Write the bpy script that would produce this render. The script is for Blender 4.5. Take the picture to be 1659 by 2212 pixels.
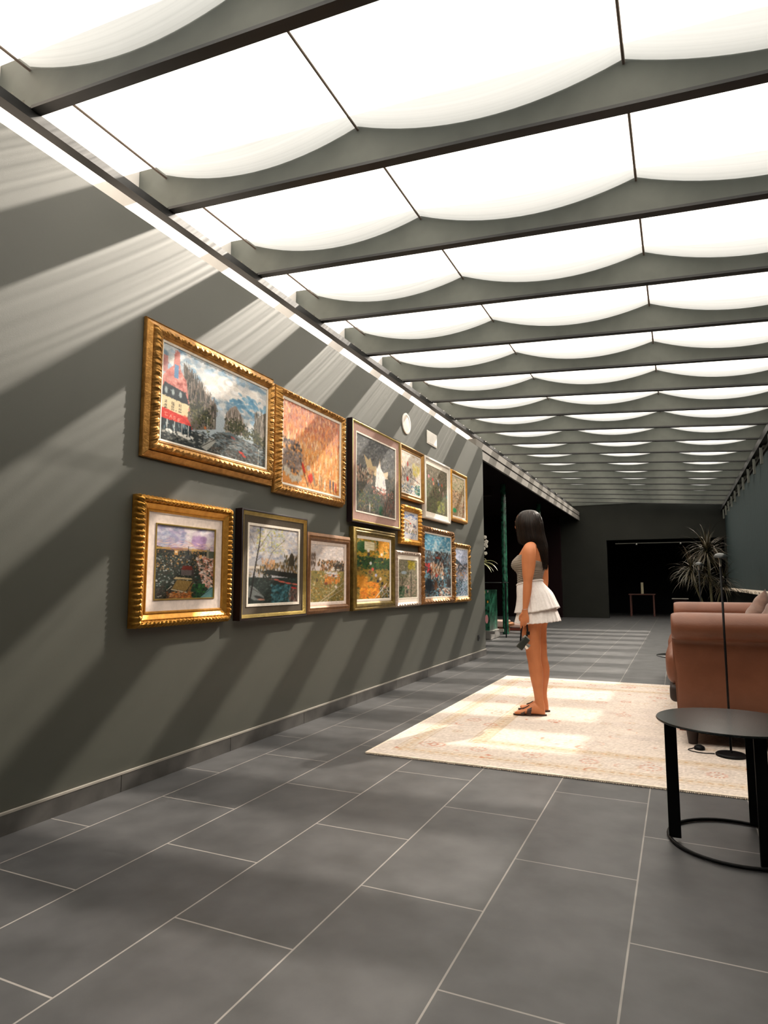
import bpy, bmesh, math, random
import numpy as np
from mathutils import Vector, Matrix
PI = math.pi
rnd = random.Random(7)
for o in list(bpy.data.objects): bpy.data.objects.remove(o)
scene = bpy.context.scene
COL = scene.collection

# ------------------------------------------------------------------ camera
CAM = Vector((2.701, 0.0, 1.08))
FPX, CX, CY = 1391.0, 829.5, 1106.0
def cam_basis():
    v = Vector((1466-CX, -(1259.7-CY), -FPX)).normalized()      # world +y seen from the camera
    r = math.radians(-2.87)
    up = Vector((math.sin(r), math.cos(r), 0)); up = (up - v*up.dot(v)).normalized()
    return Matrix((v.cross(up), v, up))
RC = cam_basis()
cd = bpy.data.cameras.new('camera'); cam = bpy.data.objects.new('camera', cd); COL.objects.link(cam)
cam.matrix_world = Matrix.Translation(CAM) @ RC.to_4x4()
cd.sensor_fit = 'HORIZONTAL'; cd.sensor_width = 36.0; cd.lens = 36.0*FPX/1659.0
cd.clip_start = 0.05; cd.clip_end = 200
scene.camera = cam

# ------------------------------------------------------------------ light
scene.view_settings.view_transform = 'Standard'
scene.view_settings.look = 'None'
scene.view_settings.gamma = 1.0
scene.view_settings.use_curve_mapping = False
scene.view_settings.exposure = 0.0
world = bpy.data.worlds.new('sky'); scene.world = world; world.use_nodes = True
bg = world.node_tree.nodes['Background']
bg.inputs[0].default_value = (1.0, 0.955, 0.90, 1); bg.inputs[1].default_value = 3.2
sd = bpy.data.lights.new('sun', 'SUN'); sun = bpy.data.objects.new('sun', sd); COL.objects.link(sun)
sd.energy = 43.0; sd.angle = math.radians(0.9); sd.color = (1.0, 0.865, 0.765)
SUN_DIR = Vector((-0.73, -1.66, -1.357)).normalized()
sun.rotation_euler = SUN_DIR.to_track_quat('-Z', 'Y').to_euler()
sun.location = (8, 12, 12)

# ------------------------------------------------------------------ materials
def s2l(c):
    return tuple(((x/12.92) if x <= 0.04045 else ((x+0.055)/1.055)**2.4) for x in c)
def rgb(r, g, b): return s2l((r/255, g/255, b/255))
MATS = {}
def mat(name, col, rough=0.6, metal=0.0, col2=None, scale=8.0, bump=0.0, bscale=None, spec=0.5, stretch=(1,1,1), coat=0.0, sheen=0.0, detail=4):
    if name in MATS: return MATS[name]
    m = bpy.data.materials.new(name); m.use_nodes = True; MATS[name] = m
    nt = m.node_tree; b = nt.nodes['Principled BSDF']
    b.inputs['Base Color'].default_value = (*col, 1)
    b.inputs['Roughness'].default_value = rough; b.inputs['Metallic'].default_value = metal
    b.inputs['Specular IOR Level'].default_value = spec
    b.inputs['Coat Weight'].default_value = coat
    if sheen: b.inputs['Sheen Weight'].default_value = sheen
    tc = nt.nodes.new('ShaderNodeTexCoord'); mp = nt.nodes.new('ShaderNodeMapping')
    mp.inputs['Scale'].default_value = stretch
    nt.links.new(tc.outputs['Object'], mp.inputs['Vector'])
    if col2 is None: col2 = tuple(c*0.85 for c in col)
    n = nt.nodes.new('ShaderNodeTexNoise'); n.inputs['Scale'].default_value = scale; n.inputs['Detail'].default_value = detail
    nt.links.new(mp.outputs[0], n.inputs['Vector'])
    mx = nt.nodes.new('ShaderNodeMix'); mx.data_type = 'RGBA'
    mx.inputs['A'].default_value = (*col, 1); mx.inputs['B'].default_value = (*col2, 1)
    rp = nt.nodes.new('ShaderNodeMapRange'); rp.inputs[1].default_value = 0.35; rp.inputs[2].default_value = 0.65
    nt.links.new(n.outputs['Fac'], rp.inputs[0]); nt.links.new(rp.outputs[0], mx.inputs['Factor'])
    nt.links.new(mx.outputs['Result'], b.inputs['Base Color'])
    if bump:
        n2 = nt.nodes.new('ShaderNodeTexNoise'); n2.inputs['Scale'].default_value = bscale or scale*6; n2.inputs['Detail'].default_value = 3
        nt.links.new(mp.outputs[0], n2.inputs['Vector'])
        bp = nt.nodes.new('ShaderNodeBump'); bp.inputs['Strength'].default_value = bump; bp.inputs['Distance'].default_value = 0.01
        nt.links.new(n2.outputs['Fac'], bp.inputs['Height']); nt.links.new(bp.outputs[0], b.inputs['Normal'])
    return m

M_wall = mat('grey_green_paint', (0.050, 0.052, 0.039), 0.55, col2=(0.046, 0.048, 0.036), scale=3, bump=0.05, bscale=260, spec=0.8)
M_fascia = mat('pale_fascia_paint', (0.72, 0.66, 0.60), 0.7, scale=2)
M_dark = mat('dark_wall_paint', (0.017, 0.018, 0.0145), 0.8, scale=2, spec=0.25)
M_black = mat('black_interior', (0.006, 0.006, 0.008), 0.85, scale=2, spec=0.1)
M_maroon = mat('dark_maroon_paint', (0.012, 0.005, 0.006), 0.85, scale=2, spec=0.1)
M_beam = mat('grey_beam_paint', (0.108, 0.115, 0.100), 0.6, scale=6, spec=0.3)
M_flange = mat('dark_steel_flange', (0.012, 0.012, 0.012), 0.5, scale=6)
M_hdr = mat('header_paint', (0.20, 0.185, 0.165), 0.6, scale=3)
M_cable = mat('brown_cable', (0.11, 0.08, 0.06), 0.5)
M_teal = mat('teal_blind_fabric', (0.010, 0.024, 0.025), 0.85, scale=5, stretch=(1, 1, .1))
M_bk = mat('black_metal', (0.006, 0.006, 0.007), 0.5, spec=0.15)
M_green_metal = mat('dark_green_metal', (0.008, 0.011, 0.011), 0.20, spec=0.5)
M_white = mat('white_plastic', (0.82, 0.78, 0.72), 0.45)
M_socket = mat('dark_plastic', (0.02, 0.02, 0.022), 0.4)
M_marble = mat('green_marble', (0.003, 0.020, 0.012), 0.25, col2=(0.035, 0.17, 0.10), scale=17, stretch=(1, 1, .6), detail=12)
M_stone = mat('rough_stone', (0.34, 0.27, 0.20), 0.8, col2=(0.55, 0.48, 0.40), scale=9, bump=0.5)
M_leaf = mat('dracaena_leaf', (0.035, 0.036, 0.014), 0.38, col2=(0.085, 0.058, 0.030), scale=6)
M_leaf2 = mat('striped_leaf', (0.17, 0.20, 0.04), 0.4, col2=(0.62, 0.60, 0.40), scale=9)
M_stem = mat('woody_stem', (0.11, 0.10, 0.05), 0.8, scale=20)
M_petal = mat('white_petal', (0.80, 0.76, 0.68), 0.5)
M_pot = mat('dark_pot', (0.03, 0.028, 0.026), 0.6)
M_skin = mat('tanned_skin', (0.64, 0.235, 0.098), 0.5, col2=(0.57, 0.20, 0.082), scale=9, spec=0.35)
M_hair = mat('dark_brown_hair', (0.008, 0.005, 0.004), 0.42, col2=(0.018, 0.010, 0.006), scale=60, stretch=(1, 1, .03), spec=0.22)
M_top = mat('taupe_jersey', (0.30, 0.25, 0.20), 0.85, col2=(0.26, 0.215, 0.17), scale=30, sheen=.2)
M_skirt = mat('white_cotton', (0.92, 0.86, 0.83), 0.85, col2=(0.84, 0.78, 0.75), scale=60)
M_sandal = mat('brown_leather_sandal', (0.045, 0.016, 0.010), 0.5)
M_silver = mat('silver_metal', (0.75, 0.74, 0.70), 0.28, metal=0.9)
M_camgreen = mat('camera_leatherette', (0.018, 0.024, 0.018), 0.55)
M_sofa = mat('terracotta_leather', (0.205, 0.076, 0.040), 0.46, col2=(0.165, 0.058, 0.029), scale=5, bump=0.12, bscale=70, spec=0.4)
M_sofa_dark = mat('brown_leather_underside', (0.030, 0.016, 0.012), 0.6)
M_trimnail = mat('brass_nails', (0.45, 0.33, 0.20), 0.35, metal=0.8)
M_pillow = mat('dusty_rose_linen', (0.185, 0.098, 0.068), 0.8, col2=(0.14, 0.072, 0.050), scale=30, sheen=.3)
M_pink = mat('pale_pink_cushion', (0.72, 0.50, 0.42), 0.8)
M_table_wood = mat('dark_red_wood', (0.10, 0.028, 0.018), 0.5)
M_cream = mat('cream_ceramic', (0.60, 0.54, 0.36), 0.6, bump=.4)

def floor_material():
    m = bpy.data.materials.new('dark_slate_tile'); m.use_nodes = True
    nt = m.node_tree; b = nt.nodes['Principled BSDF']
    geo = nt.nodes.new('ShaderNodeNewGeometry'); sep = nt.nodes.new('ShaderNodeSeparateXYZ'); nt.links.new(geo.outputs['Position'], sep.inputs[0])
    cmb = nt.nodes.new('ShaderNodeCombineXYZ')
    def add(sock, v):
        a = nt.nodes.new('ShaderNodeMath'); a.operation = 'ADD'; nt.links.new(sock, a.inputs[0]); a.inputs[1].default_value = v; return a.outputs[0]
    nt.links.new(add(sep.outputs['Y'], 9.0 - 3.511 + .45), cmb.inputs[0]); nt.links.new(add(sep.outputs['X'], 0.452*20 - 0.255), cmb.inputs[1])
    br = nt.nodes.new('ShaderNodeTexBrick'); nt.links.new(cmb.outputs[0], br.inputs['Vector'])
    br.inputs['Scale'].default_value = 1.0; br.inputs['Brick Width'].default_value = 0.904; br.inputs['Row Height'].default_value = 0.452
    br.inputs['Mortar Size'].default_value = 0.0032; br.inputs['Mortar Smooth'].default_value = 0.1; br.offset = 0.5; br.squash = 1.0
    br.inputs['Color1'].default_value = (0.080, 0.080, 0.082, 1); br.inputs['Color2'].default_value = (0.064, 0.064, 0.066, 1)
    br.inputs['Mortar'].default_value = (0.30, 0.28, 0.26, 1); br.inputs['Bias'].default_value = 0.0
    n = nt.nodes.new('ShaderNodeTexNoise'); n.inputs['Scale'].default_value = 5; n.inputs['Detail'].default_value = 8
    nt.links.new(geo.outputs['Position'], n.inputs['Vector'])
    mr = nt.nodes.new('ShaderNodeMapRange'); mr.inputs[1].default_value = .3; mr.inputs[2].default_value = .7; mr.inputs[3].default_value = .72; mr.inputs[4].default_value = 1.25
    nt.links.new(n.outputs['Fac'], mr.inputs[0])
    mx = nt.nodes.new('ShaderNodeVectorMath'); mx.operation = 'SCALE'
    nt.links.new(br.outputs['Color'], mx.inputs[0]); nt.links.new(mr.outputs[0], mx.inputs['Scale'])
    nt.links.new(mx.outputs[0], b.inputs['Base Color'])
    b.inputs['Roughness'].default_value = 0.48; b.inputs['Specular IOR Level'].default_value = 0.45
    return m
M_floor = floor_material()

def sail_material():
    """thin white awning cloth: part of the light goes straight through, pleats across the width vary how much"""
    m = bpy.data.materials.new('white_sail_cloth'); m.use_nodes = True
    nt = m.node_tree; out = nt.nodes['Material Output']; nt.nodes.remove(nt.nodes['Principled BSDF'])
    tl = nt.nodes.new('ShaderNodeBsdfTranslucent'); tl.inputs[0].default_value = (0.86, 0.85, 0.83, 1)
    df = nt.nodes.new('ShaderNodeBsdfDiffuse'); df.inputs[0].default_value = (0.80, 0.80, 0.80, 1)
    tr = nt.nodes.new('ShaderNodeBsdfTransparent')
    m1 = nt.nodes.new('ShaderNodeMixShader'); m1.inputs[0].default_value = 0.5
    nt.links.new(tl.outputs[0], m1.inputs[1]); nt.links.new(df.outputs[0], m1.inputs[2])
    geo = nt.nodes.new('ShaderNodeNewGeometry'); mp = nt.nodes.new('ShaderNodeMapping'); mp.inputs['Scale'].default_value = (0.03, 26.0, 0.0)
    nt.links.new(geo.outputs['Position'], mp.inputs[0])
    n = nt.nodes.new('ShaderNodeTexNoise'); n.inputs['Scale'].default_value = 1.0; n.inputs['Detail'].default_value = 3.0; n.inputs['Roughness'].default_value = .6
    nt.links.new(mp.outputs[0], n.inputs['Vector'])
    mr = nt.nodes.new('ShaderNodeMapRange'); mr.inputs[1].default_value = .33; mr.inputs[2].default_value = .67
    mr.inputs[3].default_value = 0.10; mr.inputs[4].default_value = 0.28
    nt.links.new(n.outputs['Fac'], mr.inputs[0])
    sp = nt.nodes.new('ShaderNodeSeparateXYZ'); nt.links.new(geo.outputs['Position'], sp.inputs[0])
    thin = nt.nodes.new('ShaderNodeMapRange'); thin.inputs[1].default_value = .5; thin.inputs[2].default_value = 2.0; thin.inputs[3].default_value = 1.05; thin.inputs[4].default_value = .60
    nt.links.new(sp.outputs['X'], thin.inputs[0])      # sunlight falloff set into the cloth: clearest by the pictures, denser to the right
    mu = nt.nodes.new('ShaderNodeMath'); mu.operation = 'MULTIPLY'; nt.links.new(mr.outputs[0], mu.inputs[0]); nt.links.new(thin.outputs[0], mu.inputs[1])
    m2 = nt.nodes.new('ShaderNodeMixShader'); nt.links.new(mu.outputs[0], m2.inputs[0])
    nt.links.new(m1.outputs[0], m2.inputs[1]); nt.links.new(tr.outputs[0], m2.inputs[2])
    nt.links.new(m2.outputs[0], out.inputs[0])
    return m
M_sail = sail_material()

def glass_material():
    m = bpy.data.materials.new('roof_glass'); m.use_nodes = True
    nt = m.node_tree; out = nt.nodes['Material Output']; nt.nodes.remove(nt.nodes['Principled BSDF'])
    tr = nt.nodes.new('ShaderNodeBsdfTransparent'); tr.inputs[0].default_value = (0.95, 0.97, 0.96, 1)
    gl = nt.nodes.new('ShaderNodeBsdfGlossy'); gl.inputs['Roughness'].default_value = 0.02
    mx = nt.nodes.new('ShaderNodeMixShader'); mx.inputs[0].default_value = 0.06
    nt.links.new(tr.outputs[0], mx.inputs[1]); nt.links.new(gl.outputs[0], mx.inputs[2]); nt.links.new(mx.outputs[0], out.inputs[0])
    return m
M_glass = glass_material()

def attr_material(name, rough=0.5, spec=0.4, bump=0.25, bscale=220):
    m = bpy.data.materials.new(name); m.use_nodes = True
    nt = m.node_tree; b = nt.nodes['Principled BSDF']
    a = nt.nodes.new('ShaderNodeAttribute'); a.attribute_name = 'paint'
    n = nt.nodes.new('ShaderNodeTexNoise'); n.inputs['Scale'].default_value = bscale; n.inputs['Detail'].default_value = 2
    g = nt.nodes.new('ShaderNodeNewGeometry'); nt.links.new(g.outputs['Position'], n.inputs['Vector'])
    mr = nt.nodes.new('ShaderNodeMapRange'); mr.inputs[1].default_value = .3; mr.inputs[2].default_value = .7; mr.inputs[3].default_value = .88; mr.inputs[4].default_value = 1.1
    nt.links.new(n.outputs['Fac'], mr.inputs[0])
    vm = nt.nodes.new('ShaderNodeVectorMath'); vm.operation = 'SCALE'; nt.links.new(a.outputs['Color'], vm.inputs[0]); nt.links.new(mr.outputs[0], vm.inputs['Scale'])
    nt.links.new(vm.outputs[0], b.inputs['Base Color'])
    b.inputs['Roughness'].default_value = rough; b.inputs['Specular IOR Level'].default_value = spec
    bp = nt.nodes.new('ShaderNodeBump'); bp.inputs['Strength'].default_value = bump; bp.inputs['Distance'].default_value = .002
    nt.links.new(n.outputs['Fac'], bp.inputs['Height']); nt.links.new(bp.outputs[0], b.inputs['Normal'])
    return m
M_art = attr_material('oil_paint', 0.55, 0.25)
M_rug = attr_material('woven_rug_wool', 0.95, 0.1, 0.6, 260)

# ------------------------------------------------------------------ object helpers
def link(name, me, m=None, parent=None, loc=None, smooth=False, rot=None):
    if m is not None:
        me.materials.clear()
        for q in (m if isinstance(m, (list, tuple)) else [m]): me.materials.append(q)
    o = bpy.data.objects.new(name, me); COL.objects.link(o)
    if parent is not None: o.parent = parent
    if loc is not None: o.location = loc
    if rot is not None: o.rotation_euler = rot
    if smooth:
        me.polygons.foreach_set('use_smooth', [True]*len(me.polygons))
    return o
def from_bm(name, bm, m, parent=None, smooth=False, loc=None, rot=None):
    me = bpy.data.meshes.new(name); bmesh.ops.recalc_face_normals(bm, faces=bm.faces[:]); bm.to_mesh(me); bm.free()
    return link(name, me, m, parent, loc, smooth, rot)
def pydata(name, V, F, m, parent=None, smooth=False, loc=None, rot=None):
    me = bpy.data.meshes.new(name); me.from_pydata([tuple(map(float, v)) for v in V], [], [tuple(int(i) for i in f) for f in F]); me.update()
    return link(name, me, m, parent, loc, smooth, rot)
def tag(o, label=None, cat=None, group=None, kind=None):
    if label: o['label'] = label
    if cat: o['category'] = cat
    if group: o['group'] = group
    if kind: o['kind'] = kind
    return o
def struct(o, label=None, cat=None):
    o['kind'] = 'structure'
    if label: o['label'] = label
    if cat: o['category'] = cat
    return o
def empty(name, loc, rotz=0.0):
    o = bpy.data.objects.new(name, None); COL.objects.link(o); o.location = loc; o.rotation_euler = (0, 0, rotz); o.empty_display_size = .1
    return o
def bbox(bm, x0, x1, y0, y1, z0, z1, bev=0.0, seg=2):
    r = bmesh.ops.create_cube(bm, size=1.0)['verts']
    for v in r:
        v.co = Vector((x0 + (v.co.x+.5)*(x1-x0), y0 + (v.co.y+.5)*(y1-y0), z0 + (v.co.z+.5)*(z1-z0)))
    if bev:
        es = list({e for v in r for e in v.link_edges})
        bmesh.ops.bevel(bm, geom=es, offset=bev, segments=seg, affect='EDGES', profile=.5)
def box(name, x0, x1, y0, y1, z0, z1, m, parent=None, bev=0.0, seg=2, smooth=False):
    bm = bmesh.new(); bbox(bm, x0, x1, y0, y1, z0, z1, bev, seg); return from_bm(name, bm, m, parent, smooth)
def prism(name, pts, axis, a0, a1, m, parent=None):
    """extrude a 2-D polygon along axis 'x' 'y' or 'z'"""
    def P(p, a):
        return {'x': (a, p[0], p[1]), 'y': (p[0], a, p[1]), 'z': (p[0], p[1], a)}[axis]
    n = len(pts); V = [P(p, a0) for p in pts] + [P(p, a1) for p in pts]
    F = [[(i+1) % n, i, n+i, n+(i+1) % n] for i in range(n)] + [list(range(n)), list(range(2*n-1, n-1, -1))]
    bm = bmesh.new(); vs = [bm.verts.new(v) for v in V]
    for f in F: bm.faces.new([vs[i] for i in f])
    return from_bm(name, bm, m, parent)
def tube_data(pts, rad, seg=8, V=None, F=None):
    """closed tube through pts, radius number or list"""
    V = [] if V is None else V; F = [] if F is None else F
    pts = [Vector(p) for p in pts]; n = len(pts)
    rr = [rad]*n if isinstance(rad, (int, float)) else rad
    prev = None; base = len(V)
    for i, p in enumerate(pts):
        t = (pts[min(i+1, n-1)] - pts[max(i-1, 0)]).normalized()
        if prev is None:
            a = Vector((0, 0, 1)) if abs(t.z) < .9 else Vector((1, 0, 0)); nn = t.cross(a).normalized()
        else:
            nn = (prev - t*prev.dot(t)).normalized()
        prev = nn; bb = t.cross(nn)
        for k in range(seg):
            an = 2*PI*k/seg; V.append(p + (nn*math.cos(an) + bb*math.sin(an))*rr[i])
    for i in range(n-1):
        for k in range(seg):
            a = base+i*seg+k; b = base+i*seg+(k+1) % seg
            F.append((a, b, b+seg, a+seg))
    F.append([base+k for k in range(seg-1, -1, -1)]); F.append([base+(n-1)*seg+k for k in range(seg)])
    return V, F
def tube(name, pts, rad, m, parent=None, seg=8):
    V, F = tube_data(pts, rad, seg); return pydata(name, V, F, m, parent, smooth=True)
def lathe(name, prof, m, parent=None, seg=32, loc=(0, 0, 0)):
    V = []; F = []; n = len(prof)
    for (r, z) in prof:
        for k in range(seg): V.append((loc[0]+r*math.cos(2*PI*k/seg), loc[1]+r*math.sin(2*PI*k/seg), loc[2]+z))
    for i in range(n-1):
        for k in range(seg):
            a = i*seg+k; b = i*seg+(k+1) % seg; F.append((a, b, b+seg, a+seg))
    F.append(list(range(seg-1, -1, -1))); F.append([(n-1)*seg+k for k in range(seg)])
    return pydata(name, V, F, m, parent, smooth=False)
def shade(o, angle=40):
    me = o.data; me.polygons.foreach_set('use_smooth', [True]*len(me.polygons))
    try: me.set_sharp_from_angle(angle=math.radians(angle))
    except Exception: pass
    return o

# ------------------------------------------------------------------ setting
YN, YE = -3.5, 21.3            # room ends
ZB = lambda x: 3.60 - 0.068*(x+.35)      # underside of the beams
ZR = lambda x: 3.862 - 0.070*(x+.37)     # cables carrying the sails
struct(box('floor', -6.0, 4.6, YN, 26.0, -0.12, 0.0, M_floor), 'dark grey slate tiled floor with pale grout lines', 'floor')
struct(box('wall_left', -0.32, 0.0, YN, 9.66, 0.0, 3.155, M_wall), 'grey-green painted wall carrying the framed paintings', 'wall')
struct(box('wall_left_upper', -0.82, -0.62, YN, YE, 3.30, 4.12, M_fascia), 'pale upper wall strip above the rail', 'wall')
struct(box('ceiling_ledge', -0.62, -0.32, YN, 9.66, 3.02, 3.12, M_fascia), 'ledge behind the top of the picture wall', 'ledge')
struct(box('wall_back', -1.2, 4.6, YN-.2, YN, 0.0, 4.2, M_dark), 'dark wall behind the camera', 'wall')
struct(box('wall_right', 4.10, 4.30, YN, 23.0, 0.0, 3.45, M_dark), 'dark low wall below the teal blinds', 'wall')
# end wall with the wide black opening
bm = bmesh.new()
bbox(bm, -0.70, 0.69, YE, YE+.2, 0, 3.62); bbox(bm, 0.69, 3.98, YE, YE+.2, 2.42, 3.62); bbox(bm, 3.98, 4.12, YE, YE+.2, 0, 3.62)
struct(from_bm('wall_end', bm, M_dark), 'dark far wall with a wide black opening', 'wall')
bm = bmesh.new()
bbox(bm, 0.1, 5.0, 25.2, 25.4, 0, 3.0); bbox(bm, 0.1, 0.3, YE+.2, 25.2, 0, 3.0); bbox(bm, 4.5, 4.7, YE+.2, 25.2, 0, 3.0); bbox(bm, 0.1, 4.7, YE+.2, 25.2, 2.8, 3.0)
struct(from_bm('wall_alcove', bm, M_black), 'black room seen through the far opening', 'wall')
# dark lounge to the left beyond the picture wall
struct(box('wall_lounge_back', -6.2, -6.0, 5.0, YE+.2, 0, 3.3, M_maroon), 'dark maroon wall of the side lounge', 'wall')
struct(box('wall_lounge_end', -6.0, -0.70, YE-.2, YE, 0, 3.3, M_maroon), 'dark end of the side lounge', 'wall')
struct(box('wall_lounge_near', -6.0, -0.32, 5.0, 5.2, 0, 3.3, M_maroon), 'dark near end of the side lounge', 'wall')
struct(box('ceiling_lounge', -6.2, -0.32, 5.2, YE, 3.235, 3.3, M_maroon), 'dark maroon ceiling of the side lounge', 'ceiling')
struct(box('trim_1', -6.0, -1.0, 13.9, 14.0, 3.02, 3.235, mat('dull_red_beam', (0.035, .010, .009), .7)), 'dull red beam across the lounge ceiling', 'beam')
# header over the opening after the picture wall: two bands with a groove
struct(box('trim_2', -0.32, -0.10, 9.665, YE, 3.235, 3.345, M_hdr), 'pale header band above the lounge opening', 'header')
struct(box('trim_3', -0.32, -0.13, 9.665, YE, 3.205, 3.235, M_flange), 'dark groove between the header bands', 'header')
struct(box('trim_4', -0.14, -0.10, 9.665, YE, 3.075, 3.205, M_hdr), 'lower grey header band above the lounge opening', 'header')
# rail carrying the beam ends, with a black bottom flange
bm = bmesh.new(); bbox(bm, -0.40, -0.33, 1.1, YE, 3.545, 3.60)
struct(from_bm('trim_5', bm, M_flange), 'black steel rail carrying the left beam ends', 'rail')
bm = bmesh.new(); bbox(bm, 3.93, 4.10, 1.1, YE, 3.20, 3.30)
struct(from_bm('trim_6', bm, M_flange), 'black steel rail carrying the right beam ends', 'rail')
struct(box('ceiling_edge_right', 4.06, 4.30, YN, YE, 3.30, 3.72, M_beam), 'grey edge of the roof on the right', 'ceiling')
struct(box('ceiling_edge_end', -0.8, 4.3, YE-.02, YE+.2, 3.55, 4.1, M_beam), 'grey closing strip at the far roof end', 'ceiling')
struct(box('ceiling_edge_near', -0.8, 4.3, YN-.2, YN, 3.3, 4.2, M_beam), 'grey closing strip at the near roof end', 'ceiling')
struct(box('ceiling', -0.82, 4.3, YN, 1.10, 3.50, 4.10, M_dark), 'unseen solid dark ceiling before the skylight, added to dim the near room', 'ceiling')  # opaque roof out of view, added to cut skylight on the near wall and floor
# glass above
bm = bmesh.new()
zz = lambda x: 4.06 - 0.068*(x+.8)
vs = [bm.verts.new(v) for v in [(-.82, 1.10, zz(-.82)), (4.2, 1.10, zz(4.2)), (4.2, YE, zz(4.2)), (-.82, YE, zz(-.82))]]
bm.faces.new(vs); r = bmesh.ops.solidify(bm, geom=bm.faces[:], thickness=-.006)
struct(from_bm('window_1', bm, M_glass), 'clear sloping roof glass above the fabric sails', 'window')
# tiled baseboard
bm = bmesh.new()
y = 9.655
ys = [9.655] + [3.511+.904*k for k in range(6, -8, -1)] + [YN]
for a, b in zip(ys[:-1], ys[1:]):
    bbox(bm, 0.0, 0.012, b+.002, a-.002, 0.0, 0.088)
struct(from_bm('baseboard_left', bm, mat('slate_baseboard', (0.085, 0.08, 0.075), 0.5, col2=(0.05, .047, .044), scale=7)), 'dark tiled baseboard along the picture wall', 'baseboard')
struct(box('trim_7', 0.0, 0.014, YN, 9.66, 0.088, 0.098, mat('pale_bead', (0.36, .33, .29), .5)), 'thin pale bead on top of the baseboard', 'trim')

# roof beams and sails
KS = list(range(-2, 18))
BY = {k: 3.17 + 1.025*k for k in KS}
ordn = ['nearest', 'second', 'third', 'fourth', 'fifth', 'sixth', 'seventh', 'eighth', 'ninth', 'tenth', 'eleventh', 'twelfth', 'thirteenth', 'fourteenth', 'fifteenth', 'sixteenth', 'seventeenth', 'eighteenth', 'nineteenth', 'twentieth', 'farthest']
H = .022
def beam_mesh():
    bm = bmesh.new()
    def slab(x0, x1, dz0, dz1, hy):
        V = []
        for x in (x0, x1):
            for yy in (-hy, hy):
                for d in (dz0, dz1): V.append(bm.verts.new((x, yy, ZB(x)+d)))
        for f in [(0, 1, 3, 2), (4, 6, 7, 5), (0, 4, 5, 1), (2, 3, 7, 6), (0, 2, 6, 4), (1, 5, 7, 3)]: bm.faces.new([V[i] for i in f])
    slab(-.40, 4.10, 0.02, .34, H); slab(-.50, -.40, 0.075, .34, H); slab(-.62, -.50, 0.15, .34, H)
    return bm
bme = beam_mesh(); bdata = bpy.data.meshes.new('roof_beam'); bmesh.ops.recalc_face_normals(bme, faces=bme.faces[:]); bme.to_mesh(bdata); bme.free(); bdata.materials.append(M_beam)
def flange_mesh():
    bm = bmesh.new(); V = []
    for x in (-.33, 4.0):
        for yy in (-.032, .032):
            for d in (0.0, .018): V.append(bm.verts.new((x, yy, ZB(x)+d)))
    for f in [(0, 1, 3, 2), (4, 6, 7, 5), (0, 4, 5, 1), (2, 3, 7, 6), (0, 2, 6, 4), (1, 5, 7, 3)]: bm.faces.new([V[i] for i in f])
    bmesh.ops.recalc_face_normals(bm, faces=bm.faces[:]); me = bpy.data.meshes.new('bottom_flange'); bm.to_mesh(me); bm.free(); me.materials.append(M_flange); return me
fdata = flange_mesh()
RODX = [-.37, 1.10, 2.57, 4.04]
def sail_mesh():
    V = []; F = []; nx = 16; ny = 10; L = 1.025 - 2*H - .004
    us = []
    for s in range(3):
        for i in range(nx + (1 if s == 2 else 0)):
            t = i/nx; x = RODX[s] + (RODX[s+1]-RODX[s])*t
            us.append((x, 4*t*(1-t)))
    for j in range(ny+1):
        q = j/ny; yy = H + .002 + q*L
        for (x, sg) in us:
            z = ZR(x) - .132*sg - .012*4*q*(1-q)*(0.4+sg)
            V.append((x, yy, z))
    n = len(us)
    for j in range(ny):
        for i in range(n-1):
            a = j*n+i; F.append((a, a+1, a+1+n, a+n))
    me = bpy.data.meshes.new('fabric_sail'); me.from_pydata(V, [], F); me.materials.append(M_sail)
    me.polygons.foreach_set('use_smooth', [True]*len(me.polygons)); return me
sdata = sail_mesh()
for i, k in enumerate(KS):
    o = bpy.data.objects.new('roof_beam', bdata); COL.objects.link(o); o.location = (0, BY[k], 0)
    tag(o, 'grey steel roof beam, %s of the row counted from the camera end' % ordn[i], 'beam', 'roof beams')
    f = bpy.data.objects.new('bottom_flange', fdata); COL.objects.link(f); f.parent = o
    s = bpy.data.objects.new('fabric_sail', sdata); COL.objects.link(s); s.location = (0, BY[k], 0)
    if k == KS[-1]: s.scale = (1, (YE-.07-BY[k])/1.025, 1); s.location.y += .015
    tag(s, 'white translucent cloth hung in three swags just beyond the %s roof beam' % ordn[i], 'awning cloth', 'fabric sails under the glass roof')
tagl = ['left edge of the sails', 'first seam of the sails from the picture wall', 'second seam of the sails from the picture wall', 'right edge of the sails by the blinds']
for i, x in enumerate(RODX[:3] + [4.0]):
    o = tube('sail_cable', [(x, 1.12, ZR(x)-.022), (x, YE-.05, ZR(x)-.022)], .008, M_cable, seg=6)
    tag(o, 'thin brown cable running along the %s' % tagl[i], 'cable', 'cables carrying the sails')

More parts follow.
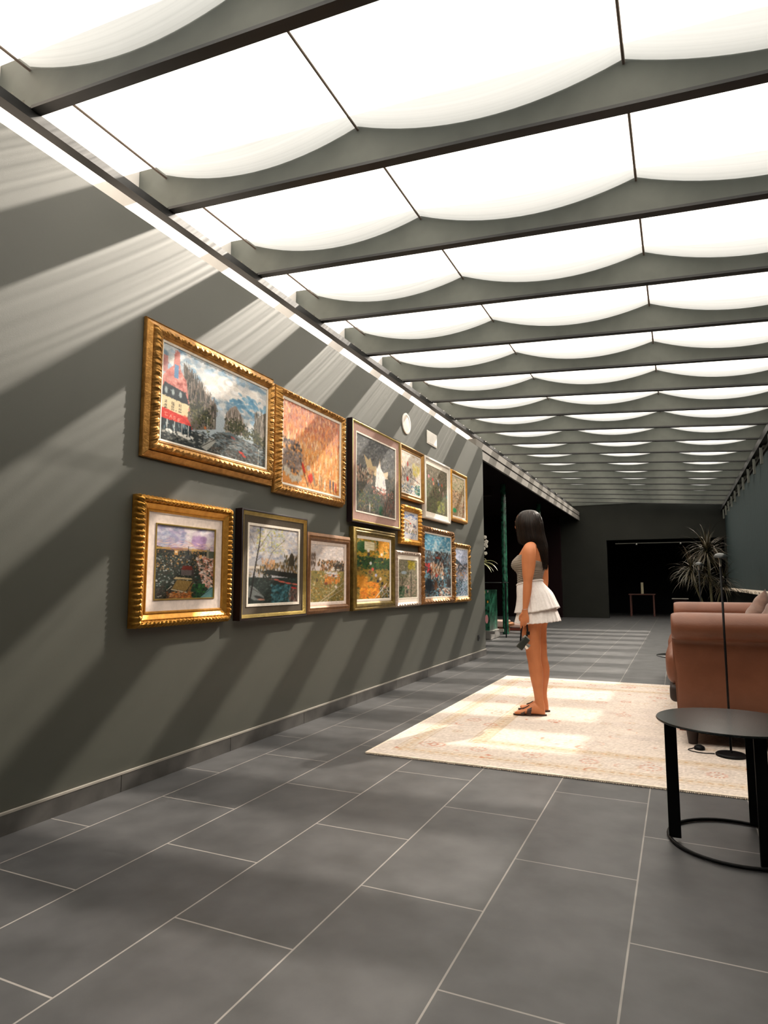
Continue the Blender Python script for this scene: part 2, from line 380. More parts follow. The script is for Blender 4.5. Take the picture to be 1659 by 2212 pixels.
# ------------------------------------------------------------------ painter
class Art:
    def __init__(s, W, Hh, base, seed=1):
        s.W, s.H = W, Hh; s.a = np.ones((Hh, W, 3))*np.array(base)/255.; s.r = np.random.RandomState(seed)
        s.X, s.Y = np.meshgrid((np.arange(W)+.5)/W, (np.arange(Hh)+.5)/Hh); s.asp = W/Hh
    def grad(s, y0, y1, c0, c1, x0=0, x1=1):
        m = (s.Y >= y0) & (s.Y <= y1) & (s.X >= x0) & (s.X <= x1); t = np.clip((s.Y-y0)/(y1-y0), 0, 1)[..., None]
        c = (1-t)*np.array(c0)/255. + t*np.array(c1)/255.; s.a[m] = c[m]
    def poly(s, pts, c, al=1.0):
        n = len(pts); ins = np.zeros_like(s.X, bool)
        for i in range(n):
            x0, y0 = pts[i]; x1, y1 = pts[(i+1) % n]
            cnd = ((y0 > s.Y) != (y1 > s.Y))
            with np.errstate(divide='ignore', invalid='ignore'):
                xi = (x1-x0)*(s.Y-y0)/((y1-y0) if y1 != y0 else 1e-9)+x0
            ins ^= cnd & (s.X < xi)
        s.a[ins] = s.a[ins]*(1-al) + np.array(c)/255.*al
    def rect(s, x0, y0, x1, y1, c, al=1.0): s.poly([(x0, y0), (x1, y0), (x1, y1), (x0, y1)], c, al)
    def dab(s, cx, cy, rx, ry, c, al=.85, ang=0.0):
        R = max(rx, ry)*1.1
        x0 = max(0, int((cx-R)*s.W)); x1 = min(s.W, int((cx+R)*s.W)+2); y0 = max(0, int((cy-R*s.asp)*s.H)); y1 = min(s.H, int((cy+R*s.asp)*s.H)+2)
        if x0 >= x1 or y0 >= y1: return
        X = s.X[y0:y1, x0:x1]-cx; Y = (s.Y[y0:y1, x0:x1]-cy)/s.asp
        ca, sa = math.cos(ang), math.sin(ang); U = X*ca+Y*sa; Vv = -X*sa+Y*ca
        d = (U/rx)**2+(Vv/ry)**2; w = (np.clip(1.6-d*1.2, 0, 1)*al)[..., None]
        s.a[y0:y1, x0:x1] = s.a[y0:y1, x0:x1]*(1-w) + np.array(c)/255.*w
    def dabs(s, n, x0, y0, x1, y1, cols, rx=.02, ry=.01, al=.75, ang=0.0, aj=.5, jit=14, mask=None):
        for _ in range(n):
            x = s.r.uniform(x0, x1); y = s.r.uniform(y0, y1)
            if mask is not None and not mask(x, y): continue
            c = np.array(cols[s.r.randint(len(cols))], float) + s.r.normal(0, jit); k = s.r.uniform(.6, 1.4)
            s.dab(x, y, rx*k, ry*k, np.clip(c, 0, 255), al, ang+s.r.uniform(-aj, aj))
    def line(s, x0, y0, x1, y1, w, c, al=.9):
        n = max(2, int(math.hypot((x1-x0)*s.W, (y1-y0)*s.H)))
        for i in range(n+1):
            t = i/n; s.dab(x0+(x1-x0)*t, y0+(y1-y0)*t, w, w, c, al)
    def smear(s, n, r=.008, jit=7):
        for _ in range(n):                              # short strokes that drag the colour already there
            x, y = s.r.uniform(0, 1), s.r.uniform(0, 1)
            c = s.a[min(s.H-1, int(y*s.H)), min(s.W-1, int(x*s.W))]*255+s.r.normal(0, jit)
            s.dab(x+s.r.normal(0, .006), y+s.r.normal(0, .006), r*s.r.uniform(.7, 1.6), r*.45, np.clip(c, 0, 255), .8, s.r.uniform(-1.2, 1.2))
    def noise(s, k): s.a = np.clip(s.a + s.r.normal(0, k/255., s.a.shape[:2]+(1,)), 0, 1)

def grid_paint(name, art, w, h, m, parent=None, plane='wall', z=0.0, thick=None):
    """a canvas in the wall plane (x up from wall, y right, z up) or a cloth on the floor"""
    W, Hh = art.W, art.H
    lin = np.where(art.a <= .04045, art.a/12.92, ((art.a+.055)/1.055)**2.4)
    if plane == 'wall':
        p_ = np.pad(lin, ((1, 1), (1, 1), (0, 0)), 'edge'); lin = (4*lin+p_[:-2, 1:-1]+p_[2:, 1:-1]+p_[1:-1, :-2]+p_[1:-1, 2:])/8
        lin = lin**1.18*.9
    X, Y = np.meshgrid(np.linspace(0, 1, W), np.linspace(0, 1, Hh))
    if plane == 'wall': V = np.stack([np.full_like(X, z), X*w, h*(1-Y)], -1).reshape(-1, 3)
    else: V = np.stack([X*w, h*(1-Y), np.full_like(X, z)], -1).reshape(-1, 3)
    idx = np.arange(W*Hh).reshape(Hh, W)
    F = np.stack([idx[1:, :-1], idx[1:, 1:], idx[:-1, 1:], idx[:-1, :-1]], -1).reshape(-1, 4)
    V = V.tolist(); F = F.tolist()
    cols = np.concatenate([lin, np.ones((Hh, W, 1))], -1).reshape(-1, 4)
    if thick:                                      # side walls and a back so that it has depth
        n0 = len(V); back = -thick
        cor = [idx[0, :].tolist() + idx[1:, -1].tolist() + idx[-1, -2::-1].tolist() + idx[-2:0:-1, 0].tolist()][0]
        ax = 0 if plane == 'wall' else 2
        for i in cor:
            v = list(V[i]); v[ax] += back; V.append(v)
        L = len(cor); F += [[cor[i], cor[(i+1) % L], n0+(i+1) % L, n0+i] for i in range(L)]
        cols = np.concatenate([cols, cols[cor]*np.array([.75, .75, .75, 1])], 0)
    me = bpy.data.meshes.new(name); me.from_pydata(V, [], F)
    at = me.color_attributes.new('paint', 'FLOAT_COLOR', 'POINT'); at.data.foreach_set('color', cols.astype(np.float32).ravel())
    return link(name, me, m, parent)
# ------------------------------------------------------------------ picture frames
def gold(name, c, c2, rough=.42, metal=.75, scale=25, bump=.2):
    return mat(name, c, rough, metal, col2=c2, scale=scale, bump=bump, bscale=90)
M_gold_orn = gold('antique_gold', (0.50, 0.26, 0.07), (0.30, 0.145, 0.035))
M_gold_bright = gold('bright_gold_leaf', (0.66, 0.33, 0.06), (0.52, 0.24, 0.04), .38)
M_gold_dark = gold('olive_gold', (0.24, 0.165, 0.04), (0.15, 0.10, 0.025), .4)
M_gold_fillet = gold('yellow_gold_slip', (0.60, 0.44, 0.14), (0.50, 0.35, 0.10), .3)
M_brown_gold = gold('brown_gold_wood', (0.22, 0.10, 0.035), (0.15, 0.065, 0.022), .42, .35)
M_silver_fr = gold('pale_rose_silver', (0.46, 0.36, 0.29), (0.36, 0.27, 0.21), .45, .45)
M_maroon_fr = mat('black_maroon_lacquer', (0.012, 0.004, 0.006), .35)
M_white_fr = mat('cream_white_wood', (0.66, 0.60, 0.53), .5)
M_liner = mat('cream_linen_slip', (0.78, 0.70, 0.60), .7, scale=80)
M_mat_pink = mat('pinkish_mount_board', (0.72, 0.60, 0.53), .85, scale=40)
M_mat_rose = mat('dusty_rose_mount', (0.30, 0.175, 0.14), .9, scale=60)
M_mat_brown = mat('brown_velvet_mount', (0.060, 0.042, 0.022), .9, scale=60)

def ring(name, w, h, prof, m, parent, orn=None, step=.012, inset=0.0):
    """moulding swept round the picture with mitred corners. prof = [(inwards, out from the wall)], orn(s, i, side) -> (dn, dd)"""
    V = []; F = []; n = len(prof)
    sides = [((inset, inset), (1, 0), (0, 1), w-2*inset), ((w-inset, inset), (0, 1), (-1, 0), h-2*inset),
             ((w-inset, h-inset), (-1, 0), (0, -1), w-2*inset), ((inset, h-inset), (0, -1), (1, 0), h-2*inset)]
    tot = 0.0
    for (ox, oz), (tx, tz), (ix, iz), L in sides:
        ns = max(1, int(round(L/step))) if orn else 1
        base = len(V)
        for j in range(ns+1):
            q = j/ns
            for i, (a, d) in enumerate(prof):
                Li = L-2*a; sl = a + q*Li; dn = dd = 0.0
                if orn and 0 < j < ns: dn, dd = orn(tot+sl, i, a)
                aa = a+dn
                V.append((d+dd, ox+tx*sl+ix*aa, oz+tz*sl+iz*aa))
        for j in range(ns):
            for i in range(n-1):
                p = base+j*n+i; F.append((p, p+1, p+n+1, p+n))
        tot += L
    o = pydata(name, V, F, m, parent)
    bm = bmesh.new(); bm.from_mesh(o.data); bmesh.ops.remove_doubles(bm, verts=bm.verts, dist=.0004)
    bmesh.ops.recalc_face_normals(bm, faces=bm.faces[:])
    # make sure normals look away from the wall on the whole
    s = sum(f.normal.x*f.calc_area() for f in bm.faces)
    if s < 0: bmesh.ops.reverse_faces(bm, faces=bm.faces[:])
    bm.to_mesh(o.data); bm.free(); shade(o, 50)
    return o

def orn_beads(lo, hi, per, amp):            # rounded knuckles like a row of acanthus tips
    def f(s, i, a):
        if not lo <= i <= hi: return 0, 0
        c = abs(math.sin(PI*s/per)); t = math.sin(2*PI*s/(per*.5)+i)*.2
        return (-(c-.4)*amp*.7 if i == lo else 0), (c-.5+t)*amp
    return f
def orn_scroll(lo, hi, per, amp, seed=3):   # irregular carved scrollwork
    r = random.Random(seed); ph = [r.uniform(0, 6) for _ in range(12)]
    def f(s, i, a):
        if not lo <= i <= hi: return 0, 0
        v = math.sin(2*PI*s/per+ph[i % 12]*3)*.55 + math.sin(2*PI*s/(per*.61)+ph[(i*3+3) % 12]*2)*.4 + math.sin(2*PI*s/(per*.33)+ph[(i*5+5) % 12]*2)*.35
        e = (math.sin(2*PI*s/(per*2.1))*.4+.2*math.sin(2*PI*s/(per*.5))) if i == lo else 0
        return e*amp*.35, v*amp
    return f

def picture(y0, y1, z0, z1, label, layers, art, art_d, depth_back=0.0, group='framed paintings on the grey-green wall', art_inset=None, dsc=.78):
    t = empty('framed_painting', (0.0, y0, z0)); tag(t, label, 'painting', group)
    w, h = y1-y0, z1-z0
    for (nm, prof, m, orn, step, lab) in layers:
        prof = [(a, .002+(d-.002)*dsc) for a, d in prof]
        o = ring(nm, w, h, prof, m, t, orn, step)
        if lab: o['label'] = lab
    ins = art_inset
    ar = grid_paint('canvas', art, w-2*ins, h-2*ins, M_art, t, 'wall', 0.0, thick=.012)
    ar.location = (art_d*dsc+.002, ins, ins)
    # backing board closes the frame from behind
    bk = box('backing_board', 0.001, 0.006, .012, w-.012, .012, h-.012, M_brown_gold, t)
    return t

# ---- the pictures' paint
R_ = np.random.RandomState
def art_canal():                 # cafe corner, canal and church in a cloudy sky
    a = Art(320, 196, (176, 186, 192), 1)
    a.dabs(700, 0, 0, 1, .55, [(150, 175, 195), (215, 215, 212), (232, 226, 220), (120, 155, 180), (190, 195, 200)], .035, .018, .6)
    a.dabs(160, .35, .12, .95, .35, [(238, 232, 225), (225, 222, 220)], .04, .02, .8); a.dabs(70, .6, .2, 1, .42, [(110, 160, 190)], .025, .012, .6)
    # receding house fronts left
    a.poly([(.17, .12), (.24, .22), (.34, .33), (.47, .45), (.47, .72), (.17, .85)], (118, 110, 102))
    a.dabs(420, .17, .18, .47, .62, [(70, 68, 62), (140, 125, 115), (165, 150, 140), (50, 55, 52)], .004, .03, .8, 0, .15, mask=lambda x, y: y > .12+(x-.17)*1.1)
    for i in range(22):
        x = .19+i*.0135; a.line(x, .12+(x-.17)*1.1-.05, x+.002, .35+(x-.17)*.7, .0022, (50, 48, 44), .8)
    # tower blocks mid
    a.poly([(.56, .52), (.60, .42), (.66, .36), (.70, .42), (.76, .55), (.80, .68), (.56, .72)], (165, 152, 142))
    a.dabs(220, .55, .38, .80, .68, [(120, 108, 100), (190, 180, 170), (95, 92, 84)], .004, .022, .8, 0, .1, mask=lambda x, y: y > .40+abs(x-.66)*1.1)
    a.poly([(.86, .50), (.93, .36), (1, .30), (1, .8), (.86, .8)], (125, 118, 106)); a.dabs(120, .87, .35, 1, .7, [(85, 82, 74), (150, 140, 130)], .004, .03, .8, 0, .1)
    # trees
    for (cx, cy, r, n) in [(.34, .62, .09, 260), (.27, .58, .05, 100), (.62, .62, .05, 110), (.70, .60, .05, 110), (.77, .66, .05, 90), (.88, .66, .06, 160), (.94, .72, .05, 100)]:
        for _ in range(n):
            x = a.r.normal(cx, r*.55); y = a.r.normal(cy, r*.8); a.dab(x, y, .008, .006, [(58, 66, 44), (84, 90, 58), (40, 46, 34), (112, 108, 72)][a.r.randint(4)], .75)
    # canal
    a.poly([(.50, .74), (.60, .70), (.80, .74), (1, .82), (1, 1), (.32, 1), (.44, .86)], (112, 124, 128))
    a.dabs(760, .36, .74, 1, 1, [(62, 76, 80), (130, 142, 148), (46, 54, 56), (110, 98, 90), (84, 82, 74), (150, 152, 150)], .018, .004, .75, 0, .2, mask=lambda x, y: y > .74+max(0, (.5-x))*.9)
    a.dabs(260, .30, .90, 1, 1, [(60, 58, 50), (84, 74, 66), (40, 50, 50), (110, 104, 96)], .010, .006, .75, 0, .8); a.rect(0, .82, .36, 1, (42, 50, 50)); a.dabs(260, 0, .80, .42, 1, [(35, 42, 44), (70, 76, 74), (180, 178, 170), (50, 60, 62)], .014, .005, .7)
    # pink gabled house with shop front
    a.poly([(0, .36), (.05, .25), (.085, .20), (.095, .03), (.135, .03), (.14, .20), (.20, .34), (.23, .62), (0, .62)], (205, 140, 132))
    a.dabs(160, .01, .22, .19, .5, [(218, 150, 142), (190, 110, 104), (225, 170, 160)], .012, .01, .6, mask=lambda x, y: y > .2+abs(x-.11)*1.4)
    a.rect(.095, .18, .128, .32, (110, 150, 185)); a.rect(.0, .12, .04, .30, (200, 110, 100), .6)
    a.poly([(0, .48), (.02, .40), (.19, .44), (.225, .56), (0, .56)], (45, 58, 68))
    for x in (.035, .09, .15): a.dab(x, .48, .012, .022, (180, 190, 190), .9)
    a.poly([(0, .54), (.225, .56), (.21, .72), (0, .68)], (226, 208, 172))
    for x in (.035, .09, .15):
        for yy in (.58, .62): a.rect(x-.008, yy, x-.002, yy+.03, (60, 55, 50)); a.rect(x+.004, yy, x+.010, yy+.03, (60, 55, 50))
        a.rect(x-.012, .66, x+.014, .668, (50, 40, 36))
    a.poly([(0, .665), (.21, .70), (.265, .81), (0, .77)], (212, 58, 44)); a.dabs(60, .0, .69, .25, .79, [(225, 80, 60), (190, 40, 34)], .012, .006, .5, .2, .1)
    # lettering on the awning
    L = (245, 180, 160); x = .035; y = .712
    for ch in ('C', 'A', 'F', 'E'):
        if ch == 'C': a.line(x, y, x+.018, y, .0022, L); a.line(x, y, x, y+.03, .0022, L); a.line(x, y+.03, x+.018, y+.032, .0022, L)
        if ch == 'A': a.line(x, y+.034, x+.01, y, .0022, L); a.line(x+.01, y, x+.02, y+.036, .0022, L); a.line(x+.004, y+.02, x+.016, y+.021, .002, L)
        if ch in 'FE': a.line(x, y, x, y+.034, .0022, L); a.line(x, y, x+.016, y+.002, .0022, L); a.line(x, y+.016, x+.013, y+.018, .0022, L)
        if ch == 'E': a.line(x, y+.034, x+.016, y+.036, .0022, L)
        x += .034; y += .008
    a.rect(0, .775, .25, .88, (30, 52, 62)); a.dabs(60, 0, .79, .25, .9, [(190, 200, 200), (90, 120, 130), (20, 34, 40)], .004, .012, .7, 0, .2)
    for x in (.05, .11, .17, .225): a.line(x, .78, x, .9, .0028, (220, 220, 215))
    a.dabs(26, .02, .88, .28, .92, [(235, 232, 225)], .012, .006, .9)
    # boats, cars, lamp posts
    a.poly([(.33, .96), (.42, .86), (.47, .83), (.46, .88), (.39, .99)], (170, 170, 164)); a.line(.33, .97, .5, .80, .003, (50, 50, 46))
    a.dab(.73, .90, .03, .009, (205, 62, 44), .95, .2); a.dab(.76, .93, .025, .007, (215, 70, 50), .9, .2); a.dab(.73, .875, .016, .008, (40, 40, 44), .9)
    a.dab(.64, .755, .025, .008, (190, 90, 84), .8, .2); a.dab(.37, .74, .012, .012, (205, 120, 60), .9)
    for x, y0, y1 in [(.39, .62, .78), (.45, .62, .76), (.92, .8, 1), (.58, .58, .7)]: a.line(x, y0, x, y1, .0018, (200, 196, 180)); a.dab(x, y0, .005, .005, (240, 238, 225))
    a.smear(1500, .006); a.noise(6); return a
def art_orange():                # glowing orange street with red carriage
    a = Art(150, 130, (206, 150, 110), 2)
    a.grad(0, .45, (196, 150, 132), (222, 150, 96)); a.grad(.45, 1, (226, 170, 110), (214, 150, 84))
    a.dabs(900, 0, 0, 1, .5, [(205, 120, 88), (190, 140, 128), (228, 150, 90), (170, 120, 110), (235, 190, 150)], .010, .020, .65, 0, .5)
    a.dabs(500, .05, .3, 1, .8, [(240, 200, 150), (232, 160, 80), (240, 220, 190), (210, 130, 70), (190, 150, 130)], .006, .035, .7, 0, .15)
    for x in (.25, .38, .5, .62, .78, .9): a.line(x, .3, x+.005, .78, .004, (226, 140, 50), .7)
    a.dabs(300, 0, .45, .3, .85, [(80, 76, 82), (120, 110, 110), (60, 62, 66), (150, 130, 120)], .012, .012, .7)
    a.dabs(220, .0, .6, .32, .8, [(140, 128, 124), (160, 145, 138)], .018, .01, .6)
    a.dabs(300, .3, .75, 1, 1, [(222, 160, 96), (205, 140, 84), (235, 200, 150)], .02, .008, .7)
    for i in range(16):
        x = .04+.02*i*.9; a.dab(x, a.r.uniform(.82, .95), .022, .035, (205, 198, 185), .85, a.r.uniform(-.4, .4)); a.line(x-.01, .9, x, .97, .0025, (70, 60, 56), .8)
    a.line(.28, .66, .42, .98, .006, (40, 36, 40)); a.dab(.34, .76, .02, .06, (205, 60, 34), .95, -.4); a.dab(.46, .86, .045, .055, (208, 58, 32), .95, .3)
    a.dab(.42, .74, .035, .03, (200, 195, 195), .8); a.line(.40, .82, .5, .99, .004, (40, 36, 40)); a.dab(.52, .86, .02, .09, (130, 130, 128), .6, -.3)
    for x, c in [(.62, (215, 200, 180)), (.66, (180, 150, 110)), (.82, (90, 100, 130)), (.88, (60, 70, 100)), (.93, (200, 70, 60)), (.72, (230, 220, 205))]:
        y = a.r.uniform(.84, .9); a.dab(x, y, .014, .07, c, .9); a.dab(x, y-.07, .009, .012, (225, 180, 150)); a.line(x, y, x+.01, .99, .003, (50, 44, 44), .7)
    a.dabs(60, 0, .55, 1, 1, [(60, 54, 54)], .003, .012, .7, 0, .7); a.smear(700, .009); a.noise(7); return a
def art_white_church():
    a = Art(120, 130, (96, 96, 92), 3)
    a.grad(0, .4, (92, 94, 96), (120, 118, 112)); a.dabs(700, 0, 0, 1, .45, [(84, 86, 90), (122, 122, 124), (140, 138, 136)], .022, .01, .6, -.6, .3)
    a.poly([(.18, .24), (.30, .30), (.34, .26), (.40, .36), (.5, .34), (.52, .48), (.3, .48)], (206, 186, 150))
    a.poly([(.52, .42), (.58, .22), (.62, .42), (.80, .36), (.80, .46), (.6, .5)], (214, 196, 170))
    a.poly([(.46, .62), (.50, .40), (.56, .28), (.62, .36), (.70, .42), (.76, .66), (.62, .70)], (226, 220, 214)); a.dabs(60, .48, .36, .74, .66, [(235, 232, 228), (190, 190, 200)], .012, .02, .6)
    a.dabs(900, 0, .42, 1, 1, [(70, 74, 56), (100, 96, 76), (130, 110, 96), (54, 60, 50), (150, 134, 118)], .012, .012, .6, mask=lambda x, y: not (.46 < x < .76 and y < .66))
    a.dabs(120, .0, .40, .4, .6, [(205, 170, 140), (190, 140, 130), (220, 210, 190)], .008, .02, .7, 0, .3)
    a.dabs(90, .35, .62, .95, .72, [(190, 110, 96), (205, 160, 140), (90, 84, 80)], .016, .008, .8)
    a.dabs(200, .0, .72, .6, .95, [(66, 96, 62), (90, 110, 76), (150, 130, 70), (70, 90, 96)], .014, .01, .7)
    a.dab(.62, .93, .06, .08, (34, 92, 62), .85); a.dabs(160, .62, .7, 1, 1, [(120, 90, 84), (70, 60, 56), (160, 130, 120), (150, 80, 64)], .006, .02, .7, 0, .2)
    for k in range(12):
        an = PI*k/11; a.dab(.30-.14*math.cos(an), .99-.10*math.sin(an), .012, .006, (205, 170, 150), .8)
    a.dab(.33, .92, .012, .07, (225, 220, 210), .9); a.noise(7); return a
def art_flags():
    a = Art(80, 100, (214, 204, 194), 4)
    a.dabs(400, 0, 0, 1, 1, [(228, 218, 204), (200, 190, 186), (210, 190, 160), (235, 230, 220)], .03, .03, .7)
    a.dabs(120, 0, .35, .6, .7, [(80, 70, 66), (120, 108, 100), (160, 150, 140)], .012, .04, .7, 0, .2)
    a.dab(.34, .26, .03, .08, (205, 70, 56), .9); a.dab(.33, .64, .05, .08, (214, 60, 50), .95); a.dabs(60, .6, .2, 1, .5, [(225, 205, 110), (235, 225, 170)], .03, .05, .6)
    a.dabs(70, .7, .72, 1, .95, [(40, 110, 84), (60, 130, 110)], .03, .025, .8); a.dabs(120, 0, .78, 1, 1, [(90, 130, 170), (150, 180, 190), (50, 60, 70), (210, 200, 180)], .035, .015, .75)
    a.line(.5, .56, 1, .66, .01, (50, 44, 40)); a.dabs(50, .2, .5, .9, .8, [(60, 54, 52), (190, 90, 70), (120, 150, 170)], .01, .03, .8); a.noise(7); return a
def art_garden():
    a = Art(90, 120, (110, 104, 84), 5)
    a.dabs(700, 0, 0, 1, .35, [(120, 104, 84), (140, 124, 104), (96, 90, 70), (150, 140, 124)], .02, .014, .7, .5)
    a.dabs(700, 0, .3, 1, 1, [(88, 104, 62), (112, 124, 80), (70, 82, 54), (130, 136, 96), (120, 100, 84)], .018, .02, .65, 1.2)
    a.dabs(90, .5, .7, .85, .95, [(160, 160, 90), (140, 150, 80)], .03, .02, .6)
    for x, y, c in [(.12, .24, (220, 160, 170)), (.3, .28, (206, 62, 50)), (.34, .36, (220, 150, 120)), (.55, .27, (220, 220, 225)), (.58, .34, (90, 130, 180)), (.74, .33, (200, 90, 70)), (.8, .5, (220, 190, 180)), (.62, .45, (220, 200, 190))]:
        a.dab(x, y, .035, .05, c, .9)
    a.dabs(80, .2, .3, .95, .6, [(80, 60, 50), (180, 140, 130), (110, 80, 66)], .01, .04, .7, 0, .3); a.dab(.97, .55, .02, .06, (50, 140, 150)); a.noise(8); return a
def art_cafe_terrace():
    a = Art(70, 110, (160, 140, 112), 6)
    a.dabs(500, 0, 0, 1, .4, [(170, 158, 130), (140, 140, 100), (190, 170, 150), (110, 120, 80)], .03, .02, .7)
    a.dabs(400, 0, .35, 1, .8, [(130, 96, 60), (170, 130, 84), (100, 90, 66), (190, 160, 130)], .03, .025, .7)
    a.dab(.22, .86, .14, .09, (30, 150, 92), .95); a.poly([(.4, 1), (.85, .4), (.95, .45), (.75, 1)], (205, 190, 165)); a.dabs(90, .55, .6, 1, 1, [(200, 180, 150), (190, 90, 60), (120, 104, 84)], .02, .03, .7); a.noise(8); return a
def art_blue_figures():
    a = Art(70, 60, (214, 208, 204), 7); a = Art(60, 76, (216, 210, 206), 7)
    for i in range(9): a.dab(.1+.1*i, .14+.05*math.sin(i), .055, .05, (120, 144, 190), .85)
    a.dabs(60, .05, .05, .95, .28, [(90, 120, 180), (160, 176, 205)], .02, .02, .7)
    a.line(.1, .30, .45, .36, .02, (226, 170, 90)); a.dab(.5, .42, .06, .04, (205, 70, 50), .9)
    a.dabs(110, .1, .42, .9, .78, [(70, 84, 120), (190, 140, 90), (120, 140, 100), (220, 190, 170), (60, 60, 66)], .02, .04, .75, 0, .3)
    a.dabs(50, .15, .78, .85, .95, [(110, 140, 185), (190, 200, 215)], .03, .02, .7); a.dab(.75, .5, .07, .06, (100, 104, 130), .8); a.noise(7); return a
def art_hill_town():
    a = Art(180, 206, (170, 166, 186), 8)
    a.grad(0, .33, (150, 158, 188), (214, 190, 196)); a.dabs(900, 0, 0, 1, .30, [(140, 150, 180), (160, 160, 184), (200, 196, 205), (176, 156, 186), (214, 206, 208)], .045, .028, .45)
    a.dabs(120, .5, .02, 1, .25, [(222, 214, 212), (215, 200, 210)], .05, .04, .6); a.dabs(60, .62, .14, .82, .28, [(180, 150, 186)], .04, .04, .5); a.dabs(60, 0, .2, 1, .31, [(222, 184, 178), (226, 200, 190)], .05, .008, .6)
    a.poly([(0, .29), (.25, .31), (.6, .31), (.85, .33), (1, .33), (1, 1), (0, 1)], (56, 60, 50))
    a.dabs(80, 0, .30, .9, .335, [(150, 110, 130), (190, 150, 80), (205, 170, 90)], .06, .006, .8, 0, .05)
    a.dabs(1000, 0, .34, 1, 1, [(38, 50, 42), (28, 38, 34), (60, 66, 54), (74, 62, 50), (24, 56, 44)], .016, .012, .75)
    a.dabs(420, 0, .34, 1, .62, [(70, 66, 60), (196, 150, 90), (96, 90, 84), (130, 120, 110), (40, 40, 38)], .010, .012, .8, 0, .2)
    a.dabs(130, 0, .42, .7, .85, [(170, 176, 176), (120, 124, 122), (205, 205, 200)], .014, .009, .75)
    a.dabs(300, .68, .40, 1, .86, [(222, 196, 184), (205, 160, 140), (235, 220, 212), (190, 120, 96)], .020, .012, .8, .3, mask=lambda x, y: x > .66+(y-.4)*.35)
    a.line(.535, .27, .535, .38, .006, (30, 32, 34)); a.dab(.535, .36, .018, .05, (34, 36, 38)); a.dab(.54, .42, .08, .03, (60, 64, 66))
    a.rect(.30, .33, .36, .40, (196, 150, 90)); a.rect(.31, .345, .35, .37, (220, 200, 170)); a.rect(.86, .30, .90, .42, (150, 140, 120)); a.rect(.90, .32, 1, .42, (90, 96, 84)); a.dab(.91, .30, .006, .02, (40, 40, 36)); a.rect(.73, .38, .77, .43, (220, 170, 110))
    a.poly([(.42, .60), (.45, .545), (.60, .545), (.62, .60)], (120, 50, 36)); a.rect(.42, .60, .60, .68, (110, 100, 98)); a.rect(.60, .60, .64, .68, (70, 60, 60))
    a.poly([(.30, .73), (.34, .70), (.60, .72), (.62, .74)], (200, 180, 140))
    a.poly([(.28, .86), (.36, .74), (.62, .76), (.52, .90)], (150, 124, 72)); a.poly([(.52, .90), (.62, .77), (.66, .80), (.58, .91)], (120, 92, 50)); a.line(.52, .9, .62, .78, .008, (40, 36, 26))
    a.dabs(90, .32, .77, .58, .88, [(160, 134, 80), (136, 110, 62)], .02, .005, .6, 1.2, .1); a.line(.27, .87, .52, .915, .008, (214, 196, 165)); a.line(.20, .88, .27, .83, .006, (210, 200, 180))
    a.rect(.2, .92, .62, 1, (150, 92, 40), .8); a.dabs(90, .2, .90, .64, 1, [(196, 120, 40), (160, 100, 60), (190, 150, 110)], .02, .01, .8)
    a.dabs(170, .62, .80, .88, 1, [(24, 80, 44), (50, 110, 50), (18, 56, 40)], .018, .014, .8); a.poly([(.76, 1), (.95, .84), (1, .86), (1, 1)], (110, 150, 150)); a.line(.74, 1, 1, .84, .005, (30, 50, 50))
    a.dabs(140, 0, .86, .24, 1, [(60, 50, 40), (44, 40, 34), (90, 80, 70)], .012, .008, .8); a.line(.06, .965, .12, .955, .004, (220, 215, 205)); a.line(.07, .99, .08, .96, .003, (220, 215, 205))
    a.dabs(20, 0, .45, 1, .7, [(30, 110, 50)], .02, .02, .7, mask=lambda x, y: x > .93); a.smear(700, .008); a.noise(6); return a
